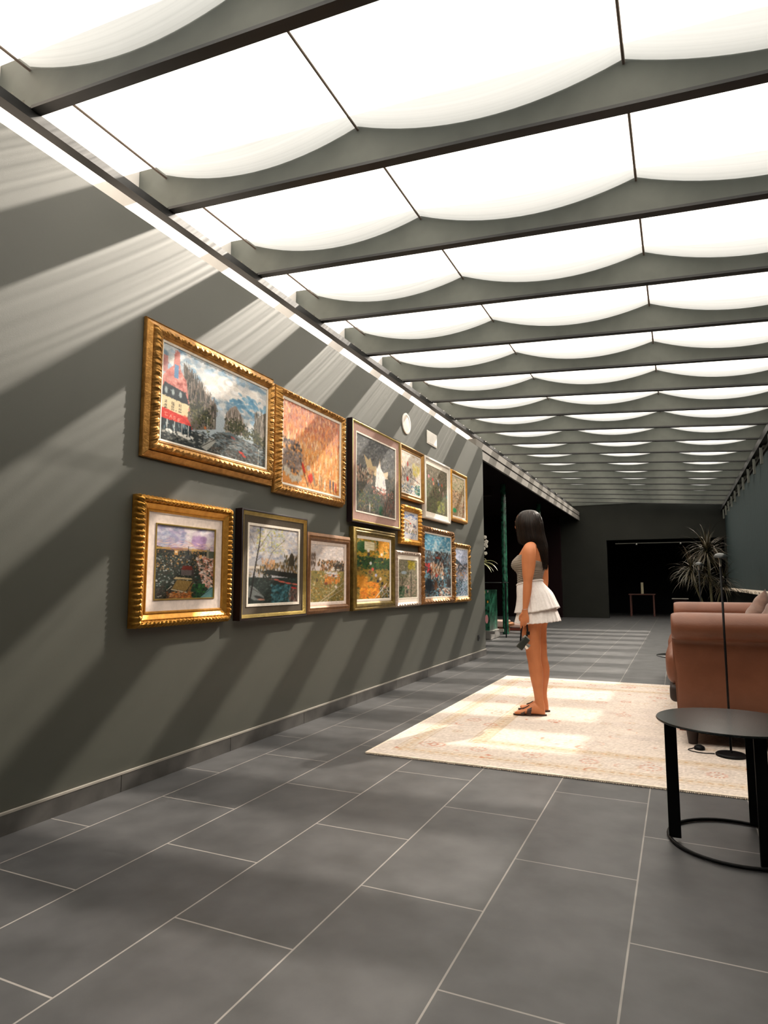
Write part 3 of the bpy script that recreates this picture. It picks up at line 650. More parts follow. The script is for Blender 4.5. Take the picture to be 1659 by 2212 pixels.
def art_river_boats():
    a = Art(130, 160, (176, 174, 176), 9)
    a.dabs(800, 0, 0, 1, .42, [(170, 172, 184), (190, 186, 186), (205, 190, 176), (150, 154, 168), (214, 204, 196)], .03, .02, .5)
    a.dabs(220, .15, .0, .7, .34, [(170, 176, 120), (150, 160, 96), (196, 190, 130), (190, 170, 90)], .014, .010, .6)
    a.dabs(420, .15, .36, 1, .62, [(84, 74, 40), (60, 56, 36), (130, 96, 50), (150, 120, 70), (44, 44, 32)], .010, .028, .75, 0, .2, mask=lambda x, y: y > .44-(.1 if x > .7 else 0)+abs(x-.85)*.1)
    a.poly([(.80, .40), (.83, .34), (.865, .31), (.90, .34), (.92, .42), (.92, .5), (.8, .5)], (70, 62, 44)); a.line(.865, .26, .865, .33, .004, (60, 50, 40)); a.dabs(50, .25, .42, .5, .55, [(205, 160, 110), (190, 150, 120)], .012, .02, .7)
    a.poly([(.36, .56), (1, .60), (1, .68), (.36, .62)], (34, 36, 28)); a.rect(0, .52, .22, .55, (206, 196, 184)); a.dabs(60, 0, .55, .22, .66, [(150, 140, 124), (190, 170, 150), (60, 56, 50)], .014, .01, .7)
    a.rect(0, .66, 1, 1, (44, 56, 52)); a.dabs(500, 0, .66, 1, 1, [(40, 52, 46), (60, 74, 66), (30, 40, 36), (80, 90, 84)], .02, .008, .7, 0, .3)
    a.dabs(240, .45, .76, .85, 1, [(50, 104, 112), (30, 74, 84), (90, 140, 150)], .018, .02, .6, 1.5, .2); a.dabs(80, .82, .8, 1, 1, [(110, 70, 60), (150, 120, 110)], .012, .02, .6)
    for x, y, r, c in [(.42, .68, .06, (110, 74, 70)), (.55, .69, .06, (190, 110, 96)), (.66, .715, .08, (205, 110, 92)), (.80, .735, .07, (200, 100, 84)), (.95, .75, .08, (205, 120, 100)), (.92, .80, .07, (200, 50, 44))]: a.dab(x, y, r, .014, c, .95, .12)
    a.poly([(0, .76), (.12, .78), (.30, .90), (.33, .96), (.12, .95), (0, .90)], (120, 124, 122)); a.line(0, .76, .31, .90, .005, (50, 48, 44)); a.dab(.22, .92, .10, .025, (36, 38, 38), .9, .3); a.dab(.26, .945, .07, .014, (200, 150, 130), .9, .1)
    a.line(.22, .0, .21, .2, .008, (50, 40, 34)); a.line(.21, .2, .12, .6, .011, (44, 36, 30)); a.line(.12, .6, .04, 1, .014, (30, 26, 22))
    for p in [(.20, .28, .40, .06), (.18, .34, .02, .1), (.14, .46, .24, .40), (.33, .52, .46, .32), (.46, .32, .72, .14), (.44, .3, .44, .1), (.19, .3, .3, .2)]: a.line(*p, .004, (54, 44, 38), .85)
    a.line(.34, .6, .38, .46, .005, (50, 40, 34)); a.dabs(60, .28, .58, .44, .7, [(34, 40, 30)], .014, .012, .8); a.smear(600, .008); a.noise(6); return a
def art_meadow():
    a = Art(100, 120, (190, 180, 176), 10)
    a.dabs(400, 0, 0, 1, .34, [(190, 186, 186), (214, 200, 190), (205, 196, 196), (222, 206, 196)], .04, .02, .5)
    a.dabs(260, .2, .27, 1, .46, [(150, 96, 44), (170, 116, 56), (84, 70, 40), (54, 48, 32)], .014, .022, .75, 0, .3); a.dabs(120, .65, .32, 1, .46, [(50, 42, 30), (70, 56, 36)], .02, .016, .8); a.dabs(70, 0, .16, .14, .45, [(110, 88, 70), (84, 70, 56)], .01, .03, .7, 0, .3)
    a.rect(0, .46, 1, 1, (136, 122, 70)); a.dabs(700, 0, .46, 1, 1, [(150, 136, 70), (120, 110, 64), (176, 130, 56), (104, 104, 66), (190, 180, 150)], .02, .012, .7, .4)
    a.dab(.64, .43, .07, .03, (214, 206, 196)); a.dab(.66, .395, .04, .018, (220, 212, 205)); a.dab(.80, .43, .06, .022, (205, 196, 184)); a.dabs(90, .4, .46, .8, .56, [(205, 200, 205), (190, 186, 190)], .03, .008, .7)
    a.dabs(120, .4, .52, .85, .68, [(214, 130, 40), (196, 110, 40)], .018, .012, .7)
    a.dab(.44, .68, .05, .03, (120, 66, 36), .95); a.dab(.56, .72, .012, .06, (100, 50, 30), .9); a.dab(.66, .54, .03, .025, (70, 54, 50), .9); a.dab(.18, .62, .03, .04, (84, 70, 44), .9); a.dab(.74, .74, .05, .03, (214, 200, 186), .95, .4)
    a.line(.25, 1, 1, .66, .008, (190, 180, 160)); a.line(.35, 1, 1, .76, .008, (180, 170, 150)); [a.line(.4+.12*i, .98-.06*i, .44+.12*i, .86-.05*i, .006, (170, 160, 140)) for i in range(5)]; a.noise(7); return a
def art_races():
    a = Art(110, 150, (150, 124, 50), 11)
    a.dabs(300, 0, 0, 1, .3, [(180, 150, 50), (206, 140, 40), (70, 90, 40), (120, 120, 50)], .03, .02, .75); a.dabs(140, .0, .06, .25, .22, [(40, 84, 36), (60, 100, 40)], .03, .02, .8); a.dabs(150, .65, .0, 1, .3, [(214, 150, 50), (226, 170, 70)], .03, .03, .7)
    a.rect(.22, .04, .52, .18, (220, 210, 180)); [a.line(.2, .05+.03*i, .55, .045+.03*i, .004, (150, 120, 60)) for i in range(5)]; a.line(.56, 0, .56, .2, .008, (225, 215, 190))
    a.dabs(420, 0, .3, 1, .5, [(30, 74, 34), (50, 92, 40), (24, 56, 30)], .03, .016, .8); a.dabs(300, 0, .48, 1, 1, [(120, 96, 40), (150, 120, 46), (96, 80, 40), (60, 76, 40)], .03, .018, .75)
    a.rect(0, .24, 1, .27, (190, 160, 50), .6); a.dabs(200, .1, .72, .65, 1, [(214, 140, 30), (226, 150, 40), (200, 120, 30)], .04, .02, .8); a.dabs(90, .0, .62, .3, .8, [(196, 136, 40)], .04, .02, .7)
    for x, y, c in [(.33, .19, (226, 220, 214)), (.34, .25, (60, 60, 66)), (.74, .24, (230, 224, 216)), (.74, .32, (50, 46, 40)), (.40, .40, (225, 222, 220)), (.46, .50, (205, 90, 80)), (.38, .55, (110, 66, 40)), (.56, .60, (170, 170, 200)), (.62, .70, (34, 38, 60)), (.70, .66, (220, 200, 190)), (.76, .74, (40, 36, 30)), (.84, .80, (214, 150, 150))]: a.dab(x, y, .04, .04, c, .92, .4)
    a.line(.78, .20, .96, .19, .008, (220, 200, 150)); a.line(.55, .98, .9, .74, .009, (226, 214, 196)); a.line(.85, .95, 1, .72, .008, (225, 214, 190)); a.dabs(90, .7, .8, 1, 1, [(90, 100, 120), (180, 180, 190), (70, 90, 50)], .02, .012, .8); a.noise(7); return a
def art_park_path():
    a = Art(70, 110, (140, 130, 110), 12)
    a.dabs(400, 0, 0, 1, .5, [(120, 124, 90), (150, 144, 120), (96, 100, 80), (170, 160, 146)], .03, .025, .7); a.dab(.66, .1, .16, .12, (180, 160, 40), .85); a.dab(.28, .34, .16, .07, (170, 186, 200), .85); a.dabs(60, .5, .0, .9, .25, [(190, 170, 50), (150, 140, 50)], .04, .03, .7)
    a.dabs(400, 0, .5, 1, 1, [(150, 130, 116), (170, 150, 134), (110, 104, 84), (64, 90, 60)], .04, .015, .7, .2); a.line(.66, .3, .66, .98, .02, (50, 48, 38)); a.line(.2, .45, .18, .95, .014, (60, 60, 46)); a.dabs(60, .0, .7, .3, 1, [(50, 84, 54)], .03, .04, .7)
    a.dab(.5, .72, .05, .08, (196, 150, 140), .85); a.dab(.44, .84, .06, .08, (44, 50, 46), .85); a.noise(7); return a
def art_blue_square():
    a = Art(100, 160, (110, 150, 165), 13)
    a.grad(0, .3, (70, 140, 170), (170, 190, 196)); a.dabs(300, 0, 0, 1, .28, [(80, 150, 176), (150, 184, 194), (190, 200, 204), (60, 120, 150)], .04, .02, .6); a.dab(.42, .16, .06, .12, (206, 206, 205), .6)
    a.dabs(420, 0, .27, 1, .48, [(60, 54, 50), (100, 70, 60), (40, 40, 44), (130, 120, 112), (84, 84, 88)], .014, .03, .75, 0, .2); a.dab(.5, .37, .10, .03, (160, 70, 50), .8); a.rect(0, .46, .22, .58, (190, 44, 44), .9); a.dabs(50, .1, .5, .3, .62, [(200, 60, 60), (160, 40, 50)], .02, .02, .8)
    a.dabs(700, 0, .46, 1, 1, [(70, 84, 90), (44, 40, 38), (120, 110, 104), (100, 60, 44), (28, 36, 40)], .024, .022, .7, .5); a.dabs(120, .25, .45, .7, .72, [(205, 180, 150), (214, 205, 196), (190, 130, 90)], .018, .04, .8, 0, .4)
    a.dab(.16, .82, .14, .16, (24, 34, 44), .9); a.dab(.42, .82, .05, .14, (120, 74, 40), .85); a.dab(.45, .66, .05, .04, (205, 90, 80), .9); a.dabs(50, .55, .86, 1, 1, [(205, 196, 186), (180, 130, 110)], .04, .014, .85); a.dab(.9, .78, .08, .12, (50, 34, 30), .85); a.noise(7); return a
def art_harbour():
    a = Art(70, 120, (160, 170, 190), 14)
    a.dabs(260, 0, 0, 1, .3, [(200, 204, 222), (184, 190, 214), (214, 214, 226)], .04, .025, .6); a.poly([(0, .18), (.25, .24), (.6, .34), (1, .28), (1, .4), (0, .55)], (60, 70, 78)); a.dabs(90, .1, .3, 1, .5, [(80, 90, 100), (50, 56, 62)], .02, .02, .8)
    a.dabs(220, 0, .32, 1, .68, [(190, 184, 196), (214, 205, 205), (130, 130, 140), (200, 150, 110)], .03, .03, .75, 0, .3); a.dabs(330, 0, .64, 1, 1, [(26, 60, 70), (40, 90, 100), (20, 36, 42), (90, 140, 150), (190, 200, 205)], .03, .015, .8); a.dab(.55, .56, .12, .014, (214, 160, 60), .9)
    a.line(.35, .15, .4, .5, .008, (90, 90, 96)); a.line(.8, .1, .8, .5, .008, (90, 90, 96)); a.noise(7); return a

# ---- hang them
Dp = .09
picture(2.640, 3.905, 1.785, 2.590, 'largest painting, cafe corner and canal in a wide carved gold frame, top left', [
    ('frame', [(0, .002), (0, .022), (.004, .030), (.010, .026), (.014, .030), (.036, .050), (.040, .044), (.044, .070), (.052, .086), (.062, .094), (.074, .092), (.084, .082), (.088, .074), (.092, .078), (.098, .070), (.104, .058)], M_gold_orn, orn_scroll(7, 11, .048, .0045, 1), .005, None),
    ('liner', [(.103, .060), (.105, .062), (.116, .058), (.118, .050)], M_liner, None, 1, 'cream inner slip')], art_canal(), .050, art_inset=.117)
picture(3.925, 4.995, 1.745, 2.562, 'orange street scene with red carriage, ornate gold frame, second in the top row', [
    ('frame', [(0, .002), (0, .030), (.006, .042), (.018, .060), (.024, .080), (.034, .090), (.046, .084), (.052, .068), (.058, .072), (.064, .062), (.070, .054)], M_gold_orn, orn_scroll(3, 7, .045, .006, 2), .005, None),
    ('liner', [(.069, .056), (.071, .060), (.088, .054), (.090, .046)], M_liner, None, 1, 'cream inner slip')], art_orange(), .046, art_inset=.089)
picture(5.12, 6.25, 1.632, 2.590, 'tall grey painting of a white church with wide rose mount in a black-sided box frame', [
    ('frame', [(0, .002), (0, .098), (.008, .100), (.010, .096)], M_maroon_fr, None, 1, 'black outer box'),
    ('gold_slip', [(.009, .094), (.012, .100), (.020, .100), (.026, .092), (.030, .080)], M_gold_fillet, None, 1, 'narrow yellow gold slip'),
    ('mount', [(.029, .082), (.032, .080), (.100, .072), (.102, .072)], M_mat_rose, None, 1, 'dusty rose mount'),
    ('fillet', [(.100, .070), (.101, .078), (.114, .076), (.116, .064)], M_liner, None, 1, 'cream fillet')], art_white_church(), .062, art_inset=.114, dsc=.55)
picture(6.262, 6.972, 1.995, 2.585, 'small pale flag-filled street painting in a plain gold frame beside the church', [
    ('frame', [(0, .002), (0, .058), (.006, .066), (.016, .066), (.022, .058), (.040, .036), (.046, .040), (.056, .042), (.062, .034)], gold('worn_gold', (0.42, 0.22, 0.06), (0.30, .15, .04)), None, 1, None),
    ('liner', [(.061, .036), (.064, .036), (.074, .030), (.076, .026)], M_liner, None, 1, 'cream inner slip')], art_flags(), .026, art_inset=.075)
picture(7.000, 7.935, 1.838, 2.585, 'green garden painting in a plain white frame with wide white mount', [
    ('frame', [(0, .002), (0, .055), (.006, .062), (.022, .062), (.030, .052), (.032, .042)], M_white_fr, None, 1, None),
    ('mount', [(.031, .044), (.034, .042), (.088, .038), (.090, .032)], M_liner, None, 1, 'white mount')], art_garden(), .032, art_inset=.089)
picture(7.955, 8.665, 1.898, 2.582, 'small terrace painting in a light gold frame, last in the top row', [
    ('frame', [(0, .002), (0, .040), (.008, .060), (.020, .072), (.034, .068), (.048, .054), (.054, .046)], M_gold_bright, None, 1, None),
    ('liner', [(.053, .048), (.056, .048), (.074, .040), (.076, .034)], M_liner, None, 1, 'cream inner slip')], art_cafe_terrace(), .034, art_inset=.075)
picture(6.290, 6.868, 1.500, 1.922, 'tiny blue figure painting in a knobbly bright gold frame between two larger ones', [
    ('frame', [(0, .002), (0, .040), (.006, .060), (.018, .078), (.034, .076), (.048, .056), (.056, .044), (.062, .038)], M_gold_bright, orn_beads(2, 5, .042, .016), .006, None)], art_blue_figures(), .034, art_inset=.060)
picture(2.612, 3.422, .838, 1.566, 'hill town view with pink mount in a bright gold frame edged with leaf knuckles', [
    ('frame', [(0, .002), (0, .040), (.004, .052), (.010, .072), (.020, .088), (.030, .086), (.036, .070), (.040, .066), (.044, .072), (.050, .068), (.072, .050), (.076, .058), (.084, .056), (.088, .046)], M_gold_bright, orn_beads(2, 6, .031, .013), .005, None),
    ('mount', [(.087, .048), (.090, .046), (.146, .044), (.148, .042)], M_mat_pink, None, 1, 'pale pinkish mount'),
    ('fillet', [(.146, .040), (.147, .050), (.153, .050), (.155, .038)], M_gold_fillet, None, 1, 'thin gold fillet')], art_hill_town(), .038, art_inset=.153)
picture(3.516, 4.358, .832, 1.584, 'river boats painting with brown velvet mount in a dark maroon box frame', [
    ('frame', [(0, .002), (0, .088), (.004, .092), (.012, .092), (.014, .086)], M_maroon_fr, None, 1, 'black maroon outer box'),
    ('gold_slip', [(.013, .084), (.016, .092), (.022, .086), (.030, .080), (.036, .070), (.040, .066)], M_gold_fillet, None, 1, 'stepped yellow gold slip'),
    ('mount', [(.039, .068), (.042, .066), (.088, .058), (.090, .056)], M_mat_brown, None, 1, 'brown velvet mount'),
    ('fillet', [(.088, .056), (.089, .066), (.106, .064), (.108, .052)], M_liner, None, 1, 'white fillet')], art_river_boats(), .052, art_inset=.106, dsc=.65)
picture(4.374, 5.132, .833, 1.490, 'small meadow painting in a plain brown wooden frame, third in the lower row', [
    ('frame', [(0, .002), (0, .034), (.006, .044), (.028, .062), (.034, .058), (.050, .064), (.058, .056), (.066, .044), (.070, .038)], M_brown_gold, None, 1, None),
    ('liner', [(.069, .040), (.072, .040), (.094, .032), (.096, .026)], M_mat_pink, None, 1, 'pinkish inner slip')], art_meadow(), .028, art_inset=.094)
picture(5.172, 6.108, .832, 1.594, 'green and orange horse race painting in a deep olive-gold frame', [
    ('frame', [(0, .002), (0, .050), (.006, .066), (.018, .072), (.024, .062), (.030, .066), (.040, .080), (.056, .070), (.066, .056), (.070, .052), (.076, .044)], M_gold_dark, None, 1, None),
    ('liner', [(.075, .046), (.078, .048), (.100, .040), (.102, .034)], M_liner, None, 1, 'cream inner slip')], art_races(), .036, art_inset=.100)
picture(6.148, 6.855, .830, 1.425, 'small park path painting in a carved rose-silver frame with white mount', [
    ('frame', [(0, .002), (0, .036), (.006, .052), (.018, .068), (.032, .064), (.042, .052), (.048, .044)], M_silver_fr, orn_scroll(2, 4, .07, .005, 5), .008, None),
    ('mount', [(.047, .046), (.050, .046), (.080, .042), (.084, .046), (.094, .044), (.096, .038)], M_liner, None, 1, 'white mount')], art_park_path(), .038, art_inset=.095)
picture(6.878, 8.034, .832, 1.748, 'tall crowd painting under a blue sky in a carved brown-gold frame', [
    ('frame', [(0, .002), (0, .040), (.006, .060), (.018, .080), (.034, .088), (.050, .074), (.058, .062), (.066, .056), (.072, .048)], gold('red_brown_gold', (0.34, 0.165, 0.06), (0.20, .09, .03)), orn_scroll(3, 6, .09, .009, 8), .008, None),
    ('liner', [(.071, .050), (.074, .052), (.088, .046), (.090, .040)], M_liner, None, 1, 'cream inner slip')], art_blue_square(), .042, art_inset=.089)
picture(8.042, 8.765, .828, 1.615, 'narrow harbour painting in carved gold frame, last in the lower row', [
    ('frame', [(0, .002), (0, .036), (.006, .056), (.018, .074), (.034, .076), (.050, .060), (.060, .046), (.066, .040)], M_gold_orn, orn_scroll(2, 5, .075, .009, 11), .008, None),
    ('liner', [(.065, .042), (.068, .044), (.080, .038), (.082, .032)], M_liner, None, 1, 'cream inner slip')], art_harbour(), .034, art_inset=.081)

# ---- fittings on the wall
def disc_x(name, cy, cz, prof, m, parent=None, seg=40):
    V = []; F = []; n = len(prof)
    for (r, x) in prof:
        for k in range(seg): V.append((x, cy+r*math.cos(2*PI*k/seg), cz+r*math.sin(2*PI*k/seg)))
    for i in range(n-1):
        for k in range(seg): a = i*seg+k; b = i*seg+(k+1) % seg; F.append((a, b, b+seg, a+seg))
    F.append([k for k in range(seg)]); F.append([(n-1)*seg+k for k in range(seg-1, -1, -1)])
    bm_o = pydata(name, V, F, m, parent)
    bm = bmesh.new(); bm.from_mesh(bm_o.data); bmesh.ops.recalc_face_normals(bm, faces=bm.faces[:]); bm.to_mesh(bm_o.data); bm.free(); return shade(bm_o, 35)
t = empty('wall_speaker', (0.0, 6.53, 2.855)); tag(t, 'round white speaker set in the wall above the church painting', 'speaker')
disc_x('trim_ring', 0, 0, [(.118, .001), (.120, .010), (.114, .014), (.092, .014), (.088, .008)], M_white, t); disc_x('grille', 0, 0, [(.090, .002), (.090, .010), (.06, .012)], mat('speaker_grille', (.72, .64, .56), .6), t)
t = empty('wall_plate', (0.0, 7.18, 2.765)); tag(t, 'square white plate on the wall right of the round speaker', 'wall plate')
box('plate', 0.001, .012, 0, .345, 0, .165, M_white, t, .004); box('cover_panel', .010, .016, .012, .333, .012, .153, M_white, t, .003)
t = empty('power_socket', (0.0, 9.285, .285)); tag(t, 'small dark power socket low on the wall near its end', 'socket')
box('plate', 0.001, .010, -.042, .042, -.042, .042, M_socket, t, .003); disc_x('socket_well', 0, 0, [(.026, .009), (.027, .013), (.020, .013), (.018, .010)], M_socket, t, 20)
t = empty('rail_bracket', (-.62, 5.47, 3.52)); tag(t, 'small metal bracket on the pale strip above the wall', 'bracket')
box('plate', 0.001, .02, -.06, .06, -.03, .03, M_silver, t, .004); box('hook', .018, .05, -.045, -.02, -.03, .045, M_hdr, t, .003); box('hook', .018, .05, .02, .045, -.03, .045, M_hdr, t, .003)
# ------------------------------------------------------------------ rug
def rug_art():
    W, Hh = 300, 340
    a = Art(W, Hh, (218, 205, 194), 21)
    s = a
    a.dabs(500, 0, 0, 1, 1, [(222, 208, 196), (213, 199, 188), (218, 205, 195), (209, 196, 188)], .05, .02, .35, jit=5)
    tan = (198, 174, 146); red = (186, 104, 76); pink = (205, 160, 140)
    def frame(o, w, c, al):      # o,w in metres on a 3.0 x 3.75 m cloth
        ox, oy = o/3.0, o/3.75; wx, wy = w/3.0, w/3.75
        a.rect(ox, oy, ox+wx, 1-oy, c, al); a.rect(1-ox-wx, oy, 1-ox, 1-oy, c, al); a.rect(ox, oy, 1-ox, oy+wy, c, al); a.rect(ox, 1-oy-wy, 1-ox, 1-oy, c, al)
    frame(.13, .012, tan, .7); frame(.15, .07, (212, 194, 172), .7); frame(.23, .012, tan, .7)
    frame(.52, .010, tan, .8); frame(.54, .085, (206, 186, 162), .8); frame(.635, .010, tan, .8)
    r = a.r
    for o, n in ((.185, 60), (.58, 46)):          # small repeats in the guard borders
        for i in range(n):
            q = (i+.5)/n
            for (x, y) in ((o/3, q), (1-o/3, q), (q, o/3.75), (q, 1-o/3.75)):
                if o/3-.02 <= x <= 1-o/3+.02 and o/3.75-.02 <= y <= 1-o/3.75+.02:
                    a.dab(x, y, .006, .003, (190, 150, 110), .6, r.uniform(0, 3))
    def rosette(x, y, k):
        for i in range(14):
            an = 2*PI*i/14; a.dab(x+.016*k*math.cos(an), y+.013*k*math.sin(an), .0034, .0022, red if k > .8 else tan, .6, an)
        a.dab(x, y, .005*k, .003*k, red, .6)
    for i in range(8):
        q = .10+.8*i/7; rosette(.36/3, q, 1.0 if i % 2 else .7); rosette(1-.36/3, q, 1.0); rosette(q, 1-.37/3.75, 1.0 if i % 2 else 1.2); rosette(q, .37/3.75, .9)
    for i in range(240):
        x = r.uniform(.04, .96); y = r.uniform(.03, .97); c = [red, tan, pink, (214, 178, 150)][r.randint(4)]
        t = r.randint(4)
        if t == 0: a.dab(x, y, .007, .0028, c, .7, r.uniform(0, 3))
        elif t == 1:                               # curling stem
            an = r.uniform(0, 6); R = r.uniform(.012, .03)
            for j in range(12): th = an+j*.22; a.dab(x+R*math.cos(th), y+R*.8*math.sin(th), .0026, .0018, c, .5)
        elif t == 2: rosette(x, y, r.uniform(.5, 1.1))
        else:
            a.dab(x, y, .005, .004, c, .8); a.dab(x+.006, y+.003, .004, .002, c, .6)
    a.rect(0, 0, .008, 1, (236, 222, 204)); a.rect(0, .994, 1, 1, (236, 222, 204))
    a.noise(9); return a
ra = rug_art()
rug = empty('area_rug', (.832, 3.818, 0.0)); tag(rug, 'large pale cream floral rug lying on the dark tiles under the sofa', 'rug')
rg = grid_paint('pile', ra, 3.0, 3.75, M_rug, rug, 'floor', .011, thick=.009)
# knotted fringe on the near edge
V = []; F = []
for i in range(300):
    x = .005+i*.00998; l = rnd.uniform(.004, .014); b = len(V)
    V += [(x, 0, .002), (x+.007, 0, .002), (x+.005+rnd.uniform(-.003, .003), -l, .002), (x, 0, .007), (x+.007, 0, .007), (x+.005, -l, .004)]
    F += [(b, b+2, b+1), (b+3, b+4, b+5), (b, b+3, b+5, b+2), (b+1, b+2, b+5, b+4), (b, b+1, b+4, b+3)]
pydata('fringe', V, F, mat('cream_wool_fringe', (.62, .52, .42), .95), rug)['label'] = 'short cream fringe'

# ------------------------------------------------------------------ sofa (faces the pictures, its near arm towards the camera)
sofa = empty('sofa', (2.64, 4.80, 0.0)); tag(sofa, 'terracotta leather sofa with fat rolled arms standing on the cream rug', 'sofa')
def superloft(name, secs, m, parent, seg=36, smooth=True):
    """secs = list of closed rings (lists of points)"""
    V = []; F = []; n = len(secs[0])
    for r_ in secs: V += r_
    for j in range(len(secs)-1):
        for k in range(n): a = j*n+k; b = j*n+(k+1) % n; F.append((a, b, b+n, a+n))
    F.append(list(range(n-1, -1, -1))); F.append([(len(secs)-1)*n+k for k in range(n)])
    o = pydata(name, V, F, m, parent, smooth=True)
    bm = bmesh.new(); bm.from_mesh(o.data); bmesh.ops.recalc_face_normals(bm, faces=bm.faces[:]); bm.to_mesh(o.data); bm.free()
    return o
def arm(y0, sgn, nm='arm'):
    # profile in (y,z): outer panel, roll bulging outwards and upwards; swept along x with rounded front
    prof = []
    cy, cz, ry, rz = .085, .785, .125, .098
    for k in range(26):
        an = math.radians(-68 + k*(180+58+68-10)/25.)
        prof.append((cy - ry*math.cos(an)*1.0 if False else cy - ry*math.cos(an), cz + rz*math.sin(an)))
    prof = [(.050, .105), (.050, .40), (.052, .66), (.058, .697)] + prof[1:-1] + [(.190, .66), (.190, .40), (.190, .105)]
    xs = [0, .004, .014, .03, .055, .09, .3, .6, .85, 1.02, 1.04]; fr = [.80, .875, .93, .965, .99, 1.0, 1.0, 1.0, 1.0, .99, .90]
    secs = []
    cyy, czz = .11, .62
    for x, f in zip(xs, fr):
        secs.append([(x + (.022 if p[1] < .60 else 0) - 0.0, y0 + sgn*(cyy+(p[0]-cyy)*f), (p[1] if p[1] < .3 else cz + (p[1]-cz)*f)) for p in prof])
    return superloft(nm, secs, M_sofa, sofa)
arm(0.0, 1); arm(2.90, -1)
def cushion(name, x0, x1, y0, y1, z0, z1, m, parent, r=.06, puff=.02):
    bm = bmesh.new(); bbox(bm, x0, x1, y0, y1, z0, z1, r, 4)
    bmesh.ops.subdivide_edges(bm, edges=[e for e in bm.edges if e.calc_length() > .18], cuts=3, use_grid_fill=True)
    cx, cy, cz = (x0+x1)/2, (y0+y1)/2, (z0+z1)/2
    for v in bm.verts:
        u = 1-abs((v.co.x-cx)/(x1-x0)*2)**2; w = 1-abs((v.co.y-cy)/(y1-y0)*2)**2; q = 1-abs((v.co.z-cz)/(z1-z0)*2)**2
        v.co.z += (puff if v.co.z > cz else -puff*.5)*max(0, u*w); v.co.x += (-puff if v.co.x < cx else puff)*max(0, w*q)
    return from_bm(name, bm, m, parent, smooth=True)
fr = box('frame', .03, 1.02, .18, 2.72, .17, .36, M_sofa, sofa, .012)
cushion('seat_cushion', -.040, .80, .20, 1.44, .37, .60, M_sofa, sofa, .07, .02)
cushion('seat_cushion', -.040, .80, 1.46, 2.70, .37, .60, M_sofa, sofa, .07, .02)
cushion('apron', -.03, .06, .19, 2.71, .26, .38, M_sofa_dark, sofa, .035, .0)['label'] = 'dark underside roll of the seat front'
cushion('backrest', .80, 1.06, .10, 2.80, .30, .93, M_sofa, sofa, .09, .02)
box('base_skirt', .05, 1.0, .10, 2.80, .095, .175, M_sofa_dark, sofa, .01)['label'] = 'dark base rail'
V = []; F = []
for i in range(64):                                   # nail trim along the near side
    x = .04+i*.0148; b = len(V)
    for k in range(6):
        an = PI*k/3; V.append((x+.0042*math.cos(an), .0485, .122+.0042*math.sin(an)))
    V.append((x, .0435, .122))
    F += [(b+k, b+(k+1) % 6, b+6) for k in range(6)]
nt_ = pydata('nail_trim', V, F, M_trimnail, sofa); nt_['label'] = 'row of brass nails along the lower edge'; nt_['kind'] = 'stuff'
for (x, y) in ((.10, .12), (.92, .12), (.10, 2.78), (.92, 2.78)):
    bm = bmesh.new(); bmesh.ops.create_cone(bm, cap_ends=True, segments=14, radius1=.028, radius2=.040, depth=.095)
    for v in bm.verts: v.co += Vector((x, y, .0595))
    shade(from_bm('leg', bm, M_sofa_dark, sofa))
# loose pillows leaning on the back, one tipped on its corner
def pillow(loc, size, rot, m, label, seed):
    r = random.Random(seed); n = 18; V = []; F = []
    ph = [r.uniform(0, 6) for _ in range(6)]
    for side in (1, -1):
        for j in range(n+1):
            for i in range(n+1):
                u, v = i/n*2-1, j/n*2-1
                k = (max(0, 1-u*u)**.45)*(max(0, 1-v*v)**.45)
                pin = 1-.10*(1-abs(u))*(abs(v)**2) if abs(v) > abs(u) else 1-.10*(1-abs(v))*(abs(u)**2)
                w = k*.085 + k*.010*math.sin(u*7+ph[0]+v*3) + .008*k*math.sin(v*9+ph[1]-u*4) - .016*k*math.exp(-((u*.8+v*.5)**2)*18)
                V.append((side*w, u*size/2*pin, v*size/2*pin))
    N = (n+1)**2
    for s in (0, 1):
        for j in range(n):
            for i in range(n):
                a = s*N+j*(n+1)+i; q = (a, a+1, a+n+2, a+n+1); F.append(q if s == 0 else q[::-1])
    o = pydata('throw_pillow', V, F, m)
    bm = bmesh.new(); bm.from_mesh(o.data); bmesh.ops.remove_doubles(bm, verts=bm.verts, dist=.0006); bmesh.ops.recalc_face_normals(bm, faces=bm.faces[:]); bm.to_mesh(o.data); bm.free()
    shade(o, 70); o.location = loc; o.rotation_euler = rot; tag(o, label, 'pillow', 'pillows on the sofa'); return o
pillow((3.265, 5.90, .775), .38, (math.radians(38), math.radians(10), math.radians(-26)), M_pillow, 'dusty rose pillow tipped on its corner, leftmost on the sofa', 4)
pillow((3.330, 5.50, .790), .36, (math.radians(-6), math.radians(16), math.radians(8)), M_pillow, 'dusty rose pillow half cut off by the right edge of the photo', 9)

# ------------------------------------------------------------------ side table in the foreground
tb = empty('side_table', (2.874, 3.17, 0)); tag(tb, 'low round dark green metal table in front of the sofa arm', 'table')
shade(lathe('table_top', [(.0, .488), (.275, .488), (.290, .491), (.2925, .4955), (.290, .500), (0.0, .500)][1:5], M_green_metal, tb, 72), 30)
for nm, (x, y, an) in zip(('leg', 'leg', 'leg'), ((-.235, -.055, .1), (.085, -.225, .35), (.09, .225, -.3))):
    bm = bmesh.new(); bbox(bm, -.024, .024, -.004, .004, .010, .488, .001)
    bmesh.ops.rotate(bm, verts=bm.verts, cent=(0, 0, 0), matrix=Matrix.Rotation(an, 3, 'Z'))
    for v in bm.verts: v.co += Vector((x, y, 0))
    from_bm(nm, bm, M_bk, tb)
V = []; F = []
shade(pydata('base_ring', *(lambda V, F: (V, F))(*tube_data([(.262*math.cos(2*PI*k/48)-.0, .262*math.sin(2*PI*k/48), .009) for k in range(49)], .008, 8)), M_bk, tb), 60)

